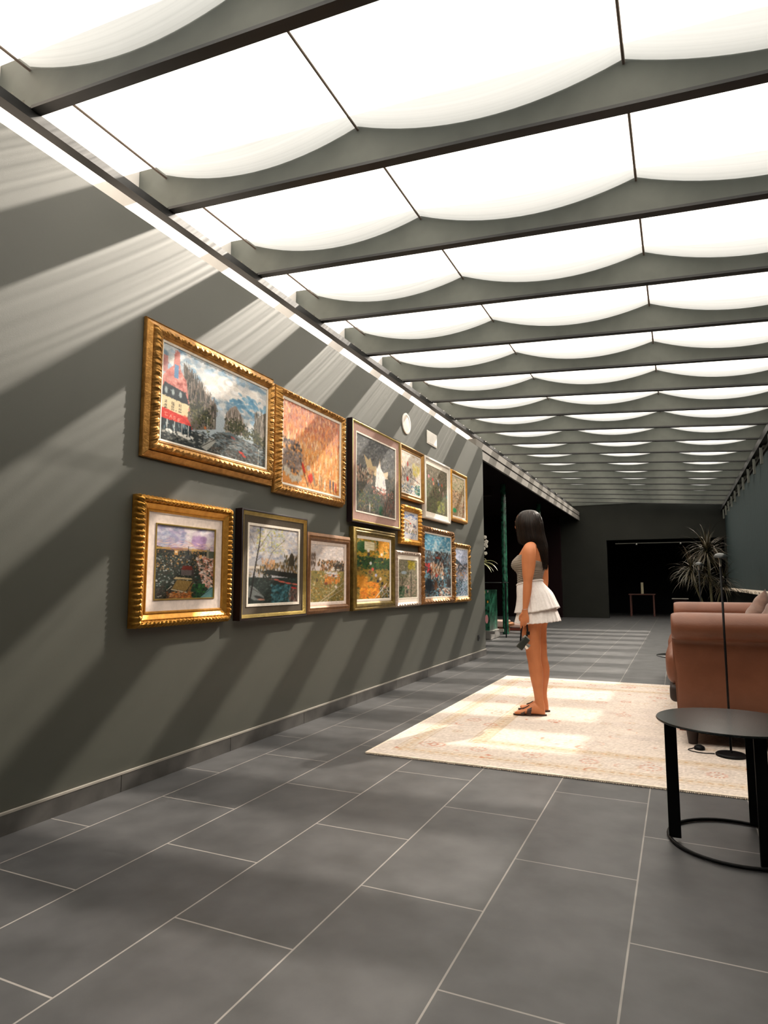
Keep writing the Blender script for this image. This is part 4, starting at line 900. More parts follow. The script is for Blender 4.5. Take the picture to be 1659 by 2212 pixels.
# far side table beyond the sofa
t2 = empty('side_table', (2.70, 8.22, 0)); tag(t2, 'small low dark green disc table just showing beyond the left end of the sofa', 'table')
shade(lathe('table_top', [(.265, .245), (.272, .250), (.272, .256), (.265, .260)], M_green_metal, t2, 48), 30)
for k in range(3):
    an = 2*PI*k/3+.4; tube('leg', [(.2*math.cos(an), .2*math.sin(an), .246), (.2*math.cos(an), .2*math.sin(an), .0)], .010, M_bk, t2)

# ------------------------------------------------------------------ reading lamps
def reading_lamp(x, y, zt, label, rz):
    l = empty('floor_lamp', (x, y, .0111 if y < 7.4 else 0), rz); tag(l, label, 'lamp', 'slim reading lamps by the sofa'); z0 = 0
    shade(lathe('base', [(.084, 0), (.088, .003), (.088, .012), (.080, .018), (.012, .020), (.009, .035)], M_bk, l, 40), 30)
    h = zt - .04
    tube('pole', [(0, 0, .018), (0, 0, h-.055)], .0068, M_bk, l, 10)
    tube('neck', [(0, 0, h-.06), (0, 0, h-.02), (-.006, 0, h-.004), (-.004, 0, h+.010)], .0075, mat('steel_neck', (.35, .36, .33), .35, .6), l, 10)['label'] = 'pale steel neck'
    pr = []
    for k in range(10):
        an = PI/2*k/9; pr.append((.041*math.cos(an)+.001, .028*math.sin(an)))
    pr = [(.036, -.004), (.043, -.003)] + pr
    hd = shade(lathe('lamp_head', pr, mat('lamp_head_enamel', (.022, .026, .026), .3), l, 32), 60); hd.location = (.006, 0, h-.002); hd.rotation_euler = (0, math.radians(10), 0)
    return l
reading_lamp(2.950, 4.665, 1.275, 'slim black reading lamp with dome head standing before the near sofa arm', -.45)
reading_lamp(2.912, 7.95, 1.325, 'slim black reading lamp seen against the plant beyond the far sofa arm', -.3)
ft = empty('cord_switch', (2.775, 4.765, .0112)); tag(ft, 'round black foot switch on the rug beneath the sofa edge', 'switch')
shade(lathe('housing', [(.032, 0), (.034, .006), (.030, .020), (.016, .028)], M_bk, ft, 28), 50)
cd_ = tube('power_cord', [(2.80, 4.765, .020), (2.812, 4.74, .015), (2.80, 4.70, .0145), (2.765, 4.672, .0145), (2.735, 4.66, .0145), (2.715, 4.678, .0145), (2.722, 4.71, .0145), (2.745, 4.74, .0155)], .003, M_bk, None, 6)
bpy.data.objects.remove(cd_)
cd_ = tube('power_cord', [(2.744, 4.762, .020), (2.728, 4.755, .0145), (2.712, 4.74, .0145), (2.708, 4.715, .0145), (2.725, 4.69, .0145), (2.765, 4.668, .0145), (2.81, 4.664, .0145), (2.84, 4.675, .0145), (2.858, 4.668, .016)], .003, M_bk, ft, 6)
cd_.matrix_parent_inverse = Matrix.Translation((-2.775, -4.765, -.0112))

# ------------------------------------------------------------------ right side: blinds, ledge
bl = empty('vertical_blind', (4.04, 1.2, .0)); tag(bl, 'dark teal vertical blinds along the right wall above the stone ledge', 'blinds')
V = []; F = []
n = 143
for i in range(n):
    y = i*.140; b = len(V); a = .35
    for (dx, dy) in ((-.012, .0), (.0, .07), (-.012, .135)):
        for z in (.90, 3.12): V += [(dx, y+dy, z), (dx+.003, y+dy, z)]
    for s in (0, 1):
        q = b+4*s; F += [(q, q+2, q+6, q+4), (q+1, q+5, q+7, q+3)]
    F += [(b, b+1, b+3, b+2), (b+8, b+10, b+11, b+9), (b, b+4, b+5, b+1), (b+4, b+8, b+9, b+5), (b+2, b+3, b+7, b+6), (b+6, b+7, b+11, b+10)]
so = pydata('slats', V, F, M_teal, bl)
box('headrail', -.035, .03, -.1, 20.05, 3.12, 3.17, M_dark, bl)
bm = bmesh.new()
bm.free()
for i in range(19):
    bm = bmesh.new(); bbox(bm, -.11, -.075, i*1.025+.825, i*1.025+.885, 2.90, 3.19); bbox(bm, -.11, .0, i*1.025+.825, i*1.025+.885, 3.15, 3.19)
    from_bm('hanger_bracket', bm, M_beam, bl)['label'] = 'grey hanger bracket under the roof rail'
V = []; F = []; ny = 120; r4 = random.Random(4)
prof = [(3.80, .905), (3.795, .935), (3.80, .950), (3.95, .952), (4.02, .950), (4.02, .905)]
for j in range(ny+1):
    y = 8.5+j*(12.75/ny)
    for i, (x, z) in enumerate(prof):
        e = r4.uniform(-.012, .012) if i < 3 else 0; V.append((x+e, y, z+(r4.uniform(-.006, .008) if i in (1, 2) else 0)))
m_ = len(prof)
for j in range(ny):
    for i in range(m_): a = j*m_+i; b = j*m_+(i+1) % m_; F.append((a, b, b+m_, a+m_))
F += [list(range(m_-1, -1, -1)), [ny*m_+k for k in range(m_)]]
tag(pydata('window_ledge', V, F, M_stone), 'rough pale stone ledge running below the teal blinds', 'ledge')

# ------------------------------------------------------------------ far end: plant, table with cylinder, lights track
def strap_leaf(V, F, p, d, L, w, droop, n=7, fold=.25):
    d = Vector(d).normalized(); side = d.cross(Vector((0, 0, 1)))
    side = side.normalized() if side.length > 1e-3 else Vector((1, 0, 0))
    pos = Vector(p); b = len(V); st = L/n; cur = d.copy()
    for i in range(n+1):
        t = i/n; ww = w*(1-t)**.7*(.55+1.2*min(t*3, .5)) if i < n else .0005
        up = side.cross(cur)
        V += [pos-side*ww*.5, pos+up*(-ww*fold)+Vector((0, 0, 0)), pos+side*ww*.5]
        cur = (cur+Vector((0, 0, -droop*st*(0.4+2*t)))).normalized(); pos = pos+cur*st
    for i in range(n):
        for k in (0, 1): a = b+i*3+k; F.append((a, a+1, a+4, a+3))
def crown(name, c, n, L, w, seed, m, parent, droop=1.6, up=.35):
    r = random.Random(seed); V = []; F = []
    for i in range(n):
        az = r.uniform(0, 2*PI); el = math.asin(min(.98, max(-.55, r.gauss(up, .5))))
        d = (math.cos(az)*math.cos(el), math.sin(az)*math.cos(el), math.sin(el))
        strap_leaf(V, F, Vector(c)+Vector((0, 0, r.uniform(-.12, .06))), d, L*r.uniform(.7, 1.15), w, droop*r.uniform(.5, 1.4))
    o = pydata(name, V, F, m, parent, smooth=True); return o
pl = empty('potted_dracaena', (3.19, 13.0, 0)); tag(pl, 'tall spiky dracaena with two crowns in front of the black opening', 'plant')
shade(lathe('pot', [(.17, 0), (.20, .05), (.23, .36), (.24, .40), (.21, .40)], M_pot, pl, 32), 40)
tube('stem', [(.04, 0, .38), (.035, 0, .8), (.02, .0, 1.2), (.00, 0, 1.62)], [.024, .022, .02, .018], M_stem, pl)
tube('stem', [(-.05, 0, .38), (-.12, 0, .75), (-.22, 0, 1.05), (-.27, 0, 1.28)], [.022, .02, .018, .016], M_stem, pl)
tube('stem', [(.05, .05, .38), (.12, .05, .7), (.2, .05, .98), (.24, .05, 1.1)], [.018, .016, .014, .012], M_stem, pl)
crown('foliage', (.0, 0, 1.66), 210, .50, .020, 1, M_leaf, pl, 1.8, .25)
crown('foliage', (-.27, 0, 1.32), 150, .46, .019, 2, M_leaf, pl, 2.0, .1)
crown('foliage', (.25, .05, 1.12), 70, .38, .018, 3, M_leaf, pl, 2.0, .05)
crown('foliage', (-.02, .02, 1.22), 110, .42, .018, 6, M_leaf, pl, 2.4, -.1)

et = empty('end_table', (1.60, 23.0, 0)); tag(et, 'dark red table inside the black opening with a pale cylinder on it', 'table')
box('table_top', -.42, .40, -.25, .25, .695, .73, M_table_wood, et, .005)
for x in (-.36, .34):
    for y in (-.2, .2): box('leg', x-.02, x+.02, y-.02, y+.02, 0, .695, M_table_wood, et)
va = empty('cylinder_vase', (1.60, 23.0, .731)); tag(va, 'pale ribbed cylinder standing on the dark red table', 'vase')
shade(lathe('body', [(.045, 0), (.047, .01)]+[(.044+.003*(i % 2), .02+.02*i) for i in range(17)]+[(.046, .37), (.036, .372), (.034, .34)], M_cream, va, 24), 20)
tr_ = empty('light_track', (0.95, YE+.06, 2.305)); tag(tr_, 'thin track with small spotlights along the top of the black opening', 'light track')
box('track', 0, 2.75, -.012, .012, -.006, .012, mat('dim_steel', (.10, .10, .09), .4, .5), tr_)
for x in (.1, 1.3, 2.6): tube('hanger', [(x, 0, .01), (x, 0, .118)], .006, M_bk, tr_, 6)
for x in (.62, 1.86):
    o = tube('spotlight', [(x, 0, -.008), (x, -.02, -.05)], [.018, .028], M_silver, tr_, 12)
ct = empty('low_console', (2.72, 20.6, 0)); tag(ct, 'low dark console behind the dracaena', 'table')
box('top', -.22, .22, -.15, .15, .62, .645, M_hdr, ct, .004); box('body', -.18, .18, -.12, .12, .0, .62, M_maroon, ct)

# ------------------------------------------------------------------ left lounge: columns, planter, orchid, bench
for (x, y, zt, lab) in ((-.70, 13.75, 3.22, 'green marble column nearest the end of the picture wall'), (-.68, 17.6, 3.22, 'second green marble column, showing just above the woman')):
    c_ = empty('marble_column', (x, y, 0)); tag(c_, lab, 'column', 'green marble columns')
    shade(lathe('shaft', [(.064, .0), (.064, .06), (.061, .07), (.061, zt)], M_marble, c_, 36), 40)
# marble drum counter with inlaid petals
mc = empty('marble_counter', (-.98, 12.6, 0)); tag(mc, 'green marble counter with inlaid coloured petals at the wall end', 'counter')
box('body', -.40, .325, -.30, .30, .17, .95, M_marble, mc, .006)
shade(box('counter_top', -.5, .56, -.34, .34, 1.085, 1.10, mat('smoked_glass_shelf', (.05, .055, .055), .2), mc, .004), 30)
bm = bmesh.new()
bm.free()
for (x, y) in ((-.44, .25), (.5, .30), (-.44, -.28)): box('post', x-.012, x+.012, y-.012, y+.012, 0, 1.086, M_bk, mc)
petals = [(.19, .83, .024, .065, (.75, .72, .66)), (.235, .905, .016, .038, (.70, .55, .10)), (.30, .92, .014, .022, (.45, .32, .34)), (.215, .765, .012, .022, (.72, .40, .34)), (.295, .72, .014, .024, (.70, .34, .05)), (.13, .54, .022, .05, (.35, .50, .48)), (.270, .39, .030, .085, (.85, .36, .38)), (.19, .39, .016, .03, (.35, .45, .42)), (-.05, .5, .02, .04, (.2, .4, .3))]
for i, (x, z, rx, rz, c) in enumerate(petals):
    V = [(x+rx*math.cos(2*PI*k/16), -.3035, z+rz*math.sin(2*PI*k/16)) for k in range(16)] + [(x+rx*math.cos(2*PI*k/16), -.2995, z+rz*math.sin(2*PI*k/16)) for k in range(16)]
    F = [list(range(16)), list(range(31, 15, -1))] + [(k, 16+k, 16+(k+1) % 16, (k+1) % 16) for k in range(16)]
    pydata('petal_inlay', V, F, mat('inlay_%s' % ['white', 'yellow', 'mauve', 'salmon', 'orange', 'mint', 'pink', 'sage', 'leaf'][i], c, .4), mc)
bm = bmesh.new(); bbox(bm, -.42, .44, -.36, -.31, .11, .165); bbox(bm, -.42, .44, .31, .36, .11, .165)
for x in (-.35, .30): bbox(bm, x-.06, x+.06, -.35, .35, .0, .17, .02)
from_bm('base', bm, mat('brushed_steel', (.45, .43, .40), .35, .7), mc)['label'] = 'steel cradle base'
od = empty('potted_orchid', (-.50, 11.0, 1.02)); tag(od, 'white orchid with striped strap leaves showing past the wall edge', 'plant')
V = []; F = []
for (az, el, L) in ((0.1, .45, .34), (-.2, .2, .40), (.3, .1, .36), (-.5, -.1, .34), (2.5, .4, .3), (3.3, .3, .3), (1.4, .5, .3), (-.9, .6, .3), (.0, -.15, .3)):
    strap_leaf(V, F, (.05, 0, .42), (math.cos(az)*math.cos(el), math.sin(az)*math.cos(el), math.sin(el)), L, .055, 3.2)
pydata('leaves', V, F, M_leaf2, od, smooth=True)
tube('flower_stalk', [(.05, 0, .40), (.08, 0, .6), (.12, 0, .78), (.135, 0, .88)], .005, M_stem, od)
for (x, z, s) in ((.145, .86, .030), (.165, .78, .036), (.15, .73, .034), (.12, .66, .028), (.150, .58, .030), (.17, .70, .025)):
    bm = bmesh.new()
    for k in range(5):
        an = 2*PI*k/5+x*40
        r_ = bmesh.ops.create_uvsphere(bm, u_segments=8, v_segments=6, radius=s*.62)['verts']
        for v in r_: v.co = Vector((v.co.x*.9+math.cos(an)*s*.55, v.co.y*.25, v.co.z*.9+math.sin(an)*s*.55))
    for v in bm.verts: v.co += Vector((x, 0, z))
    from_bm('blossom', bm, M_petal, od, smooth=True)
shade(lathe('pot', [(.07, 0), (.09, .04), (.10, .16), (.12, .40), (.09, .40)], M_pot, od, 24), 40)
ob = empty('tall_plinth', (-.50, 11.0, 0)); tag(ob, 'dark plinth under the orchid behind the wall end', 'plinth')
box('body', -.16, .04, -.10, .10, 0, 1.02, M_black, ob, .004)
bn = empty('low_bench', (-1.0, 15.2, 0)); tag(bn, 'low bench with pale pink cushions behind the green column', 'bench')
box('base', -.9, .62, -.3, .35, .0, .06, mat('red_lacquer', (.30, .07, .04), .5), bn, .01); cushion('cushion', -.9, -.02, -.33, .35, .06, .21, M_pink, bn, .03, .01); cushion('cushion', 0.0, .62, -.33, .35, .06, .15, M_pink, bn, .03, .01)
# copper stool arc beside the column
cs = empty('copper_stool', (-.80, 14.45, 0)); tag(cs, 'small copper-coloured rounded stool between counter and column', 'stool')
shade(lathe('seat', [(.10, .13), (.125, .15), (.12, .20), (.08, .225), (.0001, .23)], mat('copper', (.55, .25, .12), .35, .7), cs, 24), 60)
tube('leg', [(0, 0, 0), (0, 0, .135)], .02, mat('copper', (.55, .25, .12), .35, .7), cs)
# ------------------------------------------------------------------ the woman
# figure space: +x to her back side (right in the photo), +y away from the camera, z up; she faces -x and a little +y
WO = Vector((1.571, 5.492, .0112)); WR = math.atan2(.195, .981)
wm = empty('person', WO, WR)
tag(wm, 'woman in taupe strapless top and white ruffled skirt looking at the paintings', 'person')
PHI = math.radians(24)
FW = Vector((-math.cos(PHI), math.sin(PHI), 0)); LF = Vector((-math.sin(PHI), -math.cos(PHI), 0))   # forward, her left (towards the camera)
def ringpts(c, a, b, fw=FW, n=28, up=None, e=2.0):
    """ellipse ring, a along fw, b along her left"""
    lf = Vector((0, 0, 1)).cross(fw).normalized() if up is None else up.cross(fw).normalized()
    R = []
    for k in range(n):
        t = 2*PI*k/n; cx, sy = math.cos(t), math.sin(t)
        cx = math.copysign(abs(cx)**(2/e), cx); sy = math.copysign(abs(sy)**(2/e), sy)
        R.append(Vector(c)+fw*a*cx+lf*b*sy)
    return R
def loft_rings(rings, V, F):
    b = len(V); n = len(rings[0])
    for r_ in rings: V += r_
    for j in range(len(rings)-1):
        for k in range(n): p = b+j*n+k; q = b+j*n+(k+1) % n; F.append((p, q, q+n, p+n))
    F.append([b+k for k in range(n-1, -1, -1)]); F.append([b+(len(rings)-1)*n+k for k in range(n)])
def catmull(P, k=5):
    """P list of tuples; smooth interpolation"""
    P = [np.array(p, float) for p in P]; out = []
    for i in range(len(P)-1):
        p0 = P[max(i-1, 0)]; p1 = P[i]; p2 = P[i+1]; p3 = P[min(i+2, len(P)-1)]
        for j in range(k):
            t = j/k; out.append(.5*((2*p1)+(-p0+p2)*t+(2*p0-5*p1+4*p2-p3)*t*t+(-p0+3*p1-3*p2+p3)*t**3))
    out.append(P[-1]); return out
# torso: z, centre along x, centre y, half depth a, half breadth b
TORSO = [(.80, .045, .005, .100, .150), (.86, .050, .005, .118, .168), (.92, .042, .005, .118, .166), (.98, .015, .004, .100, .146), (1.03, -.012, .002, .090, .126),
         (1.08, -.016, .002, .089, .121), (1.14, -.008, .003, .095, .128), (1.20, .002, .005, .102, .138), (1.26, .010, .006, .102, .144), (1.32, .018, .006, .092, .150), (1.365, .028, .006, .074, .150), (1.395, .036, .006, .058, .118), (1.42, .040, .006, .050, .070)]
TS = catmull(TORSO, 5)
def torso_at(z):
    for A, B in zip(TS[:-1], TS[1:]):
        if A[0] <= z <= B[0]:
            t = (z-A[0])/(B[0]-A[0]); return A*(1-t)+B*t
    return TS[0] if z < TS[0][0] else TS[-1]
def bust(p):
    """outward push of the bust for a point on the torso, two soft domes"""
    c = torso_at(p.z); d = p-Vector((c[1], c[2], p.z)); f = d.dot(FW); l = d.dot(LF)
    s = 0
    if f > 0:
        for sx in (-1, 1):
            zz = (p.z-1.226); w = .070 if zz > 0 else .056
            s += .060*math.exp(-(((l-sx*.064)/.066)**2+(zz/w)**2)**1.35)*min(1, f/.06)
    return s
def torso_ring(z, off=0.0, n=48, ripple=0.0):
    c = torso_at(z); R = []
    for k in range(n):
        t = 2*PI*k/n
        p = Vector((c[1], c[2], z))+FW*(c[3]+off)*math.cos(t)+LF*(c[4]+off)*math.sin(t)
        p += FW*bust(p)
        R.append(p)
    return R
V = []; F = []
loft_rings([torso_ring(z) for z in [x[0] for x in TS]], V, F)
def limb(P, n=20, k=5):
    """P: (x,y,z, r1 (fore-aft), r2 (sideways))"""
    S = catmull(P, k); rings = []
    for i, s in enumerate(S):
        a = S[max(i-1, 0)]; b = S[min(i+1, len(S)-1)]
        t = Vector(b[:3]-a[:3]).normalized(); fwp = (FW-t*FW.dot(t)).normalized(); sd_ = t.cross(fwp)
        rings.append([Vector(s[:3])+fwp*s[3]*math.cos(2*PI*q/n)+sd_*s[4]*math.sin(2*PI*q/n) for q in range(n)])
    loft_rings(rings, V, F)
# neck, head
HF = Vector((-math.cos(math.radians(46)), math.sin(math.radians(46)), 0)); HL = Vector((0, 0, 1)).cross(HF)
limb([(.038, .004, 1.36, .056, .060), (.030, .006, 1.42, .050, .050), (.008, .010, 1.47, .050, .048), (-.012, .012, 1.52, .050, .048)])
HC = Vector((-.038, .010, 1.575))
hr = []
HEAD = [(-.112, .022, .030, .026), (-.104, .024, .048, .040), (-.085, .020, .066, .052), (-.060, .014, .078, .060), (-.030, .008, .087, .066), (.0, .0, .093, .071), (.03, -.006, .097, .074), (.055, -.010, .092, .073), (.078, -.012, .076, .062), (.093, -.012, .052, .044), (.101, -.012, .022, .02)]
for s in catmull(HEAD, 3):
    hr.append([HC+Vector((0, 0, s[0]))+HF*(s[1]+s[2]*math.cos(2*PI*k/26))+HL*s[3]*math.sin(2*PI*k/26) for k in range(26)])
loft_rings(hr, V, F)
def blob(c, rx, ry, rz, fw=HF):
    lf = Vector((0, 0, 1)).cross(fw); rings = []
    for j in range(1, 8):
        an = -PI/2+PI*j/8; rings.append([Vector(c)+fw*rx*math.cos(an)*math.cos(2*PI*k/12)+lf*ry*math.cos(an)*math.sin(2*PI*k/12)+Vector((0, 0, rz*math.sin(an))) for k in range(12)])
    loft_rings(rings, V, F)
fc = lambda f, l, z: HC+HF*f+HL*l+Vector((0, 0, z))
# nose as a wedge, brow, cheeks, lips, chin
loft_rings([[fc(.092, -.008, .012), fc(.098, 0, .012), fc(.092, .008, .012), fc(.084, 0, .012)], [fc(.092, -.013, -.012), fc(.111, 0, -.014), fc(.092, .013, -.012), fc(.084, 0, -.012)], [fc(.088, -.016, -.030), fc(.116, 0, -.030), fc(.088, .016, -.030), fc(.08, 0, -.03)], [fc(.086, -.012, -.037), fc(.104, 0, -.037), fc(.086, .012, -.037), fc(.08, 0, -.037)]], V, F)
[blob(fc(.080, q, .024), .009, .020, .005) for q in (-.028, .028)]; [blob(fc(.0795, q, .0125), .0105, .015, .0045) for q in (-.029, .029)]; [blob(fc(.0785, q, -.0055), .0105, .014, .004) for q in (-.029, .029)]; blob(fc(.066, .036, -.026), .017, .022, .020); blob(fc(.066, -.036, -.026), .017, .022, .020)
blob(fc(.091, 0, -.056), .012, .020, .006); blob(fc(.089, 0, -.066), .012, .018, .007); blob(fc(.078, 0, -.092), .018, .022, .016)
blob(fc(-.004, .073, -.010), .018, .010, .030); blob(fc(-.004, -.073, -.010), .018, .010, .030)
# legs: near one is her left
HIPL = Vector((.045, .005, 0))+LF*.085; HIPR = Vector((.045, .005, 0))-LF*.085
limb([(HIPL.x+.005, HIPL.y, .88, .098, .082), (-.004, -.072, .79, .098, .084), (-.014, -.074, .72, .088, .078), (-.010, -.076, .62, .075, .068), (.000, -.078, .54, .065, .058), (.002, -.078, .485, .060, .052),
      (.008, -.078, .43, .055, .050), (.018, -.078, .36, .058, .050), (.024, -.078, .29, .052, .045), (.030, -.078, .20, .039, .034), (.036, -.078, .13, .036, .030), (.040, -.078, .085, .041, .031), (.046, -.078, .04, .040, .030)])
limb([(HIPR.x+.01, HIPR.y, .88, .098, .082), (.050, .095, .79, .096, .084), (.036, .095, .72, .086, .078), (.040, .095, .62, .074, .068), (.050, .095, .54, .065, .058), (.054, .095, .485, .060, .052),
      (.062, .095, .43, .056, .050), (.072, .095, .36, .059, .050), (.074, .095, .29, .053, .045), (.070, .095, .20, .039, .034), (.068, .095, .13, .036, .030), (.070, .095, .085, .041, .031), (.074, .095, .04, .040, .030)])
# feet: heel to toes along the foot direction, soles flat on the sandals at z about .012
def foot(hx, hy, ang, L=.245):
    d = Vector((-math.cos(ang), math.sin(ang), 0)); s = Vector((0, 0, 1)).cross(d)
    secs = [(0.0, .026, .020, .020), (.018, .034, .030, .034), (.05, .044, .032, .044), (.085, .050, .032, .048), (.12, .044, .034, .036), (.15, .034, .038, .026), (.18, .028, .042, .018), (.205, .024, .042, .013), (.222, .021, .036, .010)]
    rings = []
    for (l, zc, w, h) in catmull(secs, 3):
        c = Vector((hx, hy, 0))+d*l
        rings.append([c+s*w*math.cos(2*PI*k/18)+Vector((0, 0, max(.013, zc+h*math.sin(2*PI*k/18)))) for k in range(18)])
    loft_rings(rings, V, F)
    for i in range(5):                              # toes
        o = (-.032+.016*i)*(1 if True else 0); ln = [.243, .240, .234, .226, .214][i] if ang >= 0 else [.214, .226, .234, .240, .243][i]
        r0 = [.012, .0085, .008, .0075, .007][i] if ang >= 0 else [.007, .0075, .008, .0085, .012][i]
        P = [Vector((hx, hy, .024))+d*.195+s*o*.95, Vector((hx, hy, .024))+d*(ln-.018)+s*o, Vector((hx, hy, .021))+d*ln+s*o]
        v2, f2 = tube_data(P, [r0*1.1, r0*1.05, r0*.6], 8); b = len(V); V.extend(v2); F.extend([tuple(b+q for q in f) for f in f2])
    return d, s
FL = foot(.082, -.082, math.radians(-2)); FR = foot(.112, .098, math.radians(9))
# arms
SH_L = (-.020, -.150, 1.345)
limb([(.012, -.098, 1.372, .042, .040), (-.004, -.135, 1.362, .053, .044), (-.012, -.158, 1.325, .058, .046), (-.016, -.166, 1.27, .061, .046), (-.020, -.172, 1.20, .056, .043), (-.026, -.178, 1.13, .046, .038), (-.028, -.180, 1.085, .037, .034),
      (-.032, -.182, 1.04, .037, .034), (-.038, -.186, .98, .034, .030), (-.046, -.190, .92, .028, .024), (-.054, -.192, .865, .0215, .0190), (-.056, -.193, .845, .023, .0175)])
limb([(.070, .105, 1.372, .042, .040), (.085, .145, 1.362, .050, .044), (.092, .165, 1.32, .052, .044), (.096, .172, 1.25, .048, .042), (.100, .178, 1.18, .044, .039), (.106, .184, 1.10, .037, .034),
      (.100, .188, 1.04, .036, .032), (.084, .192, .98, .033, .029), (.066, .194, .92, .027, .024), (.052, .194, .865, .0215, .019), (.048, .194, .845, .023, .0175)])
# hands
def chain(P, R):
    v2, f2 = tube_data([Vector(p) for p in P], R, 10); b = len(V); V.extend(v2); F.extend([tuple(b+q for q in f) for f in f2])
def hand(wx, wy, wz, sgn, curl):
    """wrist point, fingers hanging down and curling forward-in; sgn -1 = near (left) hand whose back faces the camera"""
    limb([(wx, wy, wz+.01, .023, .017), (wx-.002, wy, wz-.02, .030, .016), (wx-.003, wy, wz-.05, .038, .015), (wx-.003, wy, wz-.075, .039, .014), (wx-.002, wy, wz-.088, .034, .012)], 16, 3)
    for i in range(4):
        fx = wx-.030+.0185*i; L = [.066, .074, .070, .056][i]; r = [.0085, .0088, .0083, .0074][i]
        k = -sgn*1.0                              # curl towards the body
        c = curl[i]
        P = [(fx, wy, wz-.062), (fx-.001, wy+k*.002, wz-.088)]
        x, y, z, an = fx-.001, wy+k*.002, wz-.088, .15
        for seg, f in ((.45, .0), (.30, 1.0), (.25, .8)):
            an += c*(.5+f); y += k*math.sin(an)*L*seg; z -= math.cos(an)*L*seg; x += .001*(i-1.5)
            P.append((x, y, z))
        chain(P, [r*.95, r*1.08, r*1.0, r*.92, r*.72])
    # thumb from the forward side of the palm, angled down and in
    k = -sgn
    chain([(wx-.018, wy+k*.002, wz-.022), (wx-.036, wy+k*.008, wz-.042), (wx-.043, wy+k*.018, wz-.064), (wx-.040, wy+k*.028, wz-.086)], [.013, .0115, .0098, .0070])
hand(-.057, -.194, .846, -1, [.10, .42, .66, .75])
hand(.047, .194, .846, 1, [.25, .3, .34, .4])
body = pydata('body', V, F, M_skin, wm, smooth=True)
md = body.modifiers.new('fuse', 'REMESH'); md.mode = 'VOXEL'; md.voxel_size = .0036; md.use_smooth_shade = True
ms = body.modifiers.new('soften', 'SMOOTH'); ms.factor = .5; ms.iterations = 5
# eyes and lips
for l in (-.029, .029):
    bm = bmesh.new(); bmesh.ops.create_uvsphere(bm, u_segments=14, v_segments=10, radius=.0105); bmesh.ops.translate(bm, verts=bm.verts, vec=fc(.0765, l, .004)); e_ = from_bm('eye', bm, mat('eye_white', (.75, .72, .68), .25), wm, True)
    bm = bmesh.new(); bmesh.ops.create_uvsphere(bm, u_segments=12, v_segments=8, radius=.0054); bmesh.ops.translate(bm, verts=bm.verts, vec=fc(.0822, l, .004)); from_bm('iris', bm, mat('brown_iris', (.05, .02, .01), .2), e_, True)
V = []; F = []
loft_rings([[fc(.0995+.002*math.cos(2*PI*k/12)-.25*abs(l), l, -.060+.0065*math.sin(2*PI*k/12)*(1-(l/.024)**2)) for k in range(12)] for l in (-.021, -.014, -.006, 0, .006, .014, .021)], V, F)
pydata('lips', V, F, mat('lips', (.42, .12, .09), .4), wm, smooth=True)

# hair: a cap that falls over the far-side face and down her back
V = []; F = []
BK = Vector((.70, -.30, 0)).normalized()
HAIR = [  # z, left x, right x, centre y, half depth in y
    (1.690, -.030, .022, .010, .022), (1.682, -.062, .050, .010, .050), (1.662, -.088, .076, .008, .072), (1.632, -.108, .092, .004, .090), (1.596, -.120, .102, .000, .100), (1.560, -.122, .108, -.004, .102), (1.520, -.114, .112, -.008, .098),
    (1.480, -.110, .118, -.010, .096), (1.450, -.107, .125, -.014, .094), (1.425, -.102, .131, -.018, .090), (1.402, -.090, .136, -.024, .080), (1.384, -.050, .138, -.034, .066), (1.365, .004, .139, -.040, .056), (1.330, .046, .141, -.046, .046), (1.285, .066, .141, -.044, .042), (1.240, .082, .138, -.040, .036), (1.222, .092, .134, -.038, .028), (1.212, .104, .126, -.036, .012)]
n = 96; rr = random.Random(12); ph = [rr.uniform(0, 6.3) for _ in range(8)]
rings = []
for s in catmull(HAIR, 5):
    z, xl, xr, cy, hy = s; cx = (xl+xr)/2; hx = (xr-xl)/2; r_ = []
    for k in range(n):
        t = 2*PI*k/n
        g = (.5*math.sin(t*17+ph[0]+z*3)+.35*math.sin(t*29+ph[1]-z*5)+.3*math.sin(t*43+ph[2]+z*2))*.0022*min(1, (1.69-z)*9)
        w = 1+g/max(hx, .03)
        zz = z
        if z < 1.26: zz += .012*math.sin(t*7+ph[3])+.008*math.sin(t*19+ph[4])
        q_ = Vector((cx+hx*w*math.cos(t), cy+hy*w*math.sin(t), zz))
        dq = Vector((q_.x-HC.x, q_.y-HC.y, 0)); ag = math.degrees(math.atan2(dq.dot(HL), dq.dot(HF)))   # + towards the camera
        if zz <= 1.475:
            k_ = max(0, min(1, ((40 if ag > 0 else 60)-abs(ag))/8))*max(0, min(1, (zz-1.28)/.03)); m_k = max(0, min(1, (1.50-zz)/.04))
            ci = Vector((HC.x, HC.y, zz))*(1-m_k)+Vector((.030, .004, zz))*m_k
            q_ = q_*(1-k_)+(ci+dq.normalized()*(.045-.020*m_k))*k_
        elif zz < 1.655:                      # the hair parts in front of the face
            m_ = min(1, (zz-1.475)/.02); lim = 60 if ag < 0 else (40+7*m_)
            k_ = max(0, min(1, (lim-abs(ag))/9))*max(0, min(1, (1.655-zz)/.02))
            q_ = q_*(1-k_)+(Vector((HC.x, HC.y, zz))+dq.normalized()*.045)*k_
        r_.append(q_)
    rings.append(r_)
loft_rings(rings, V, F)
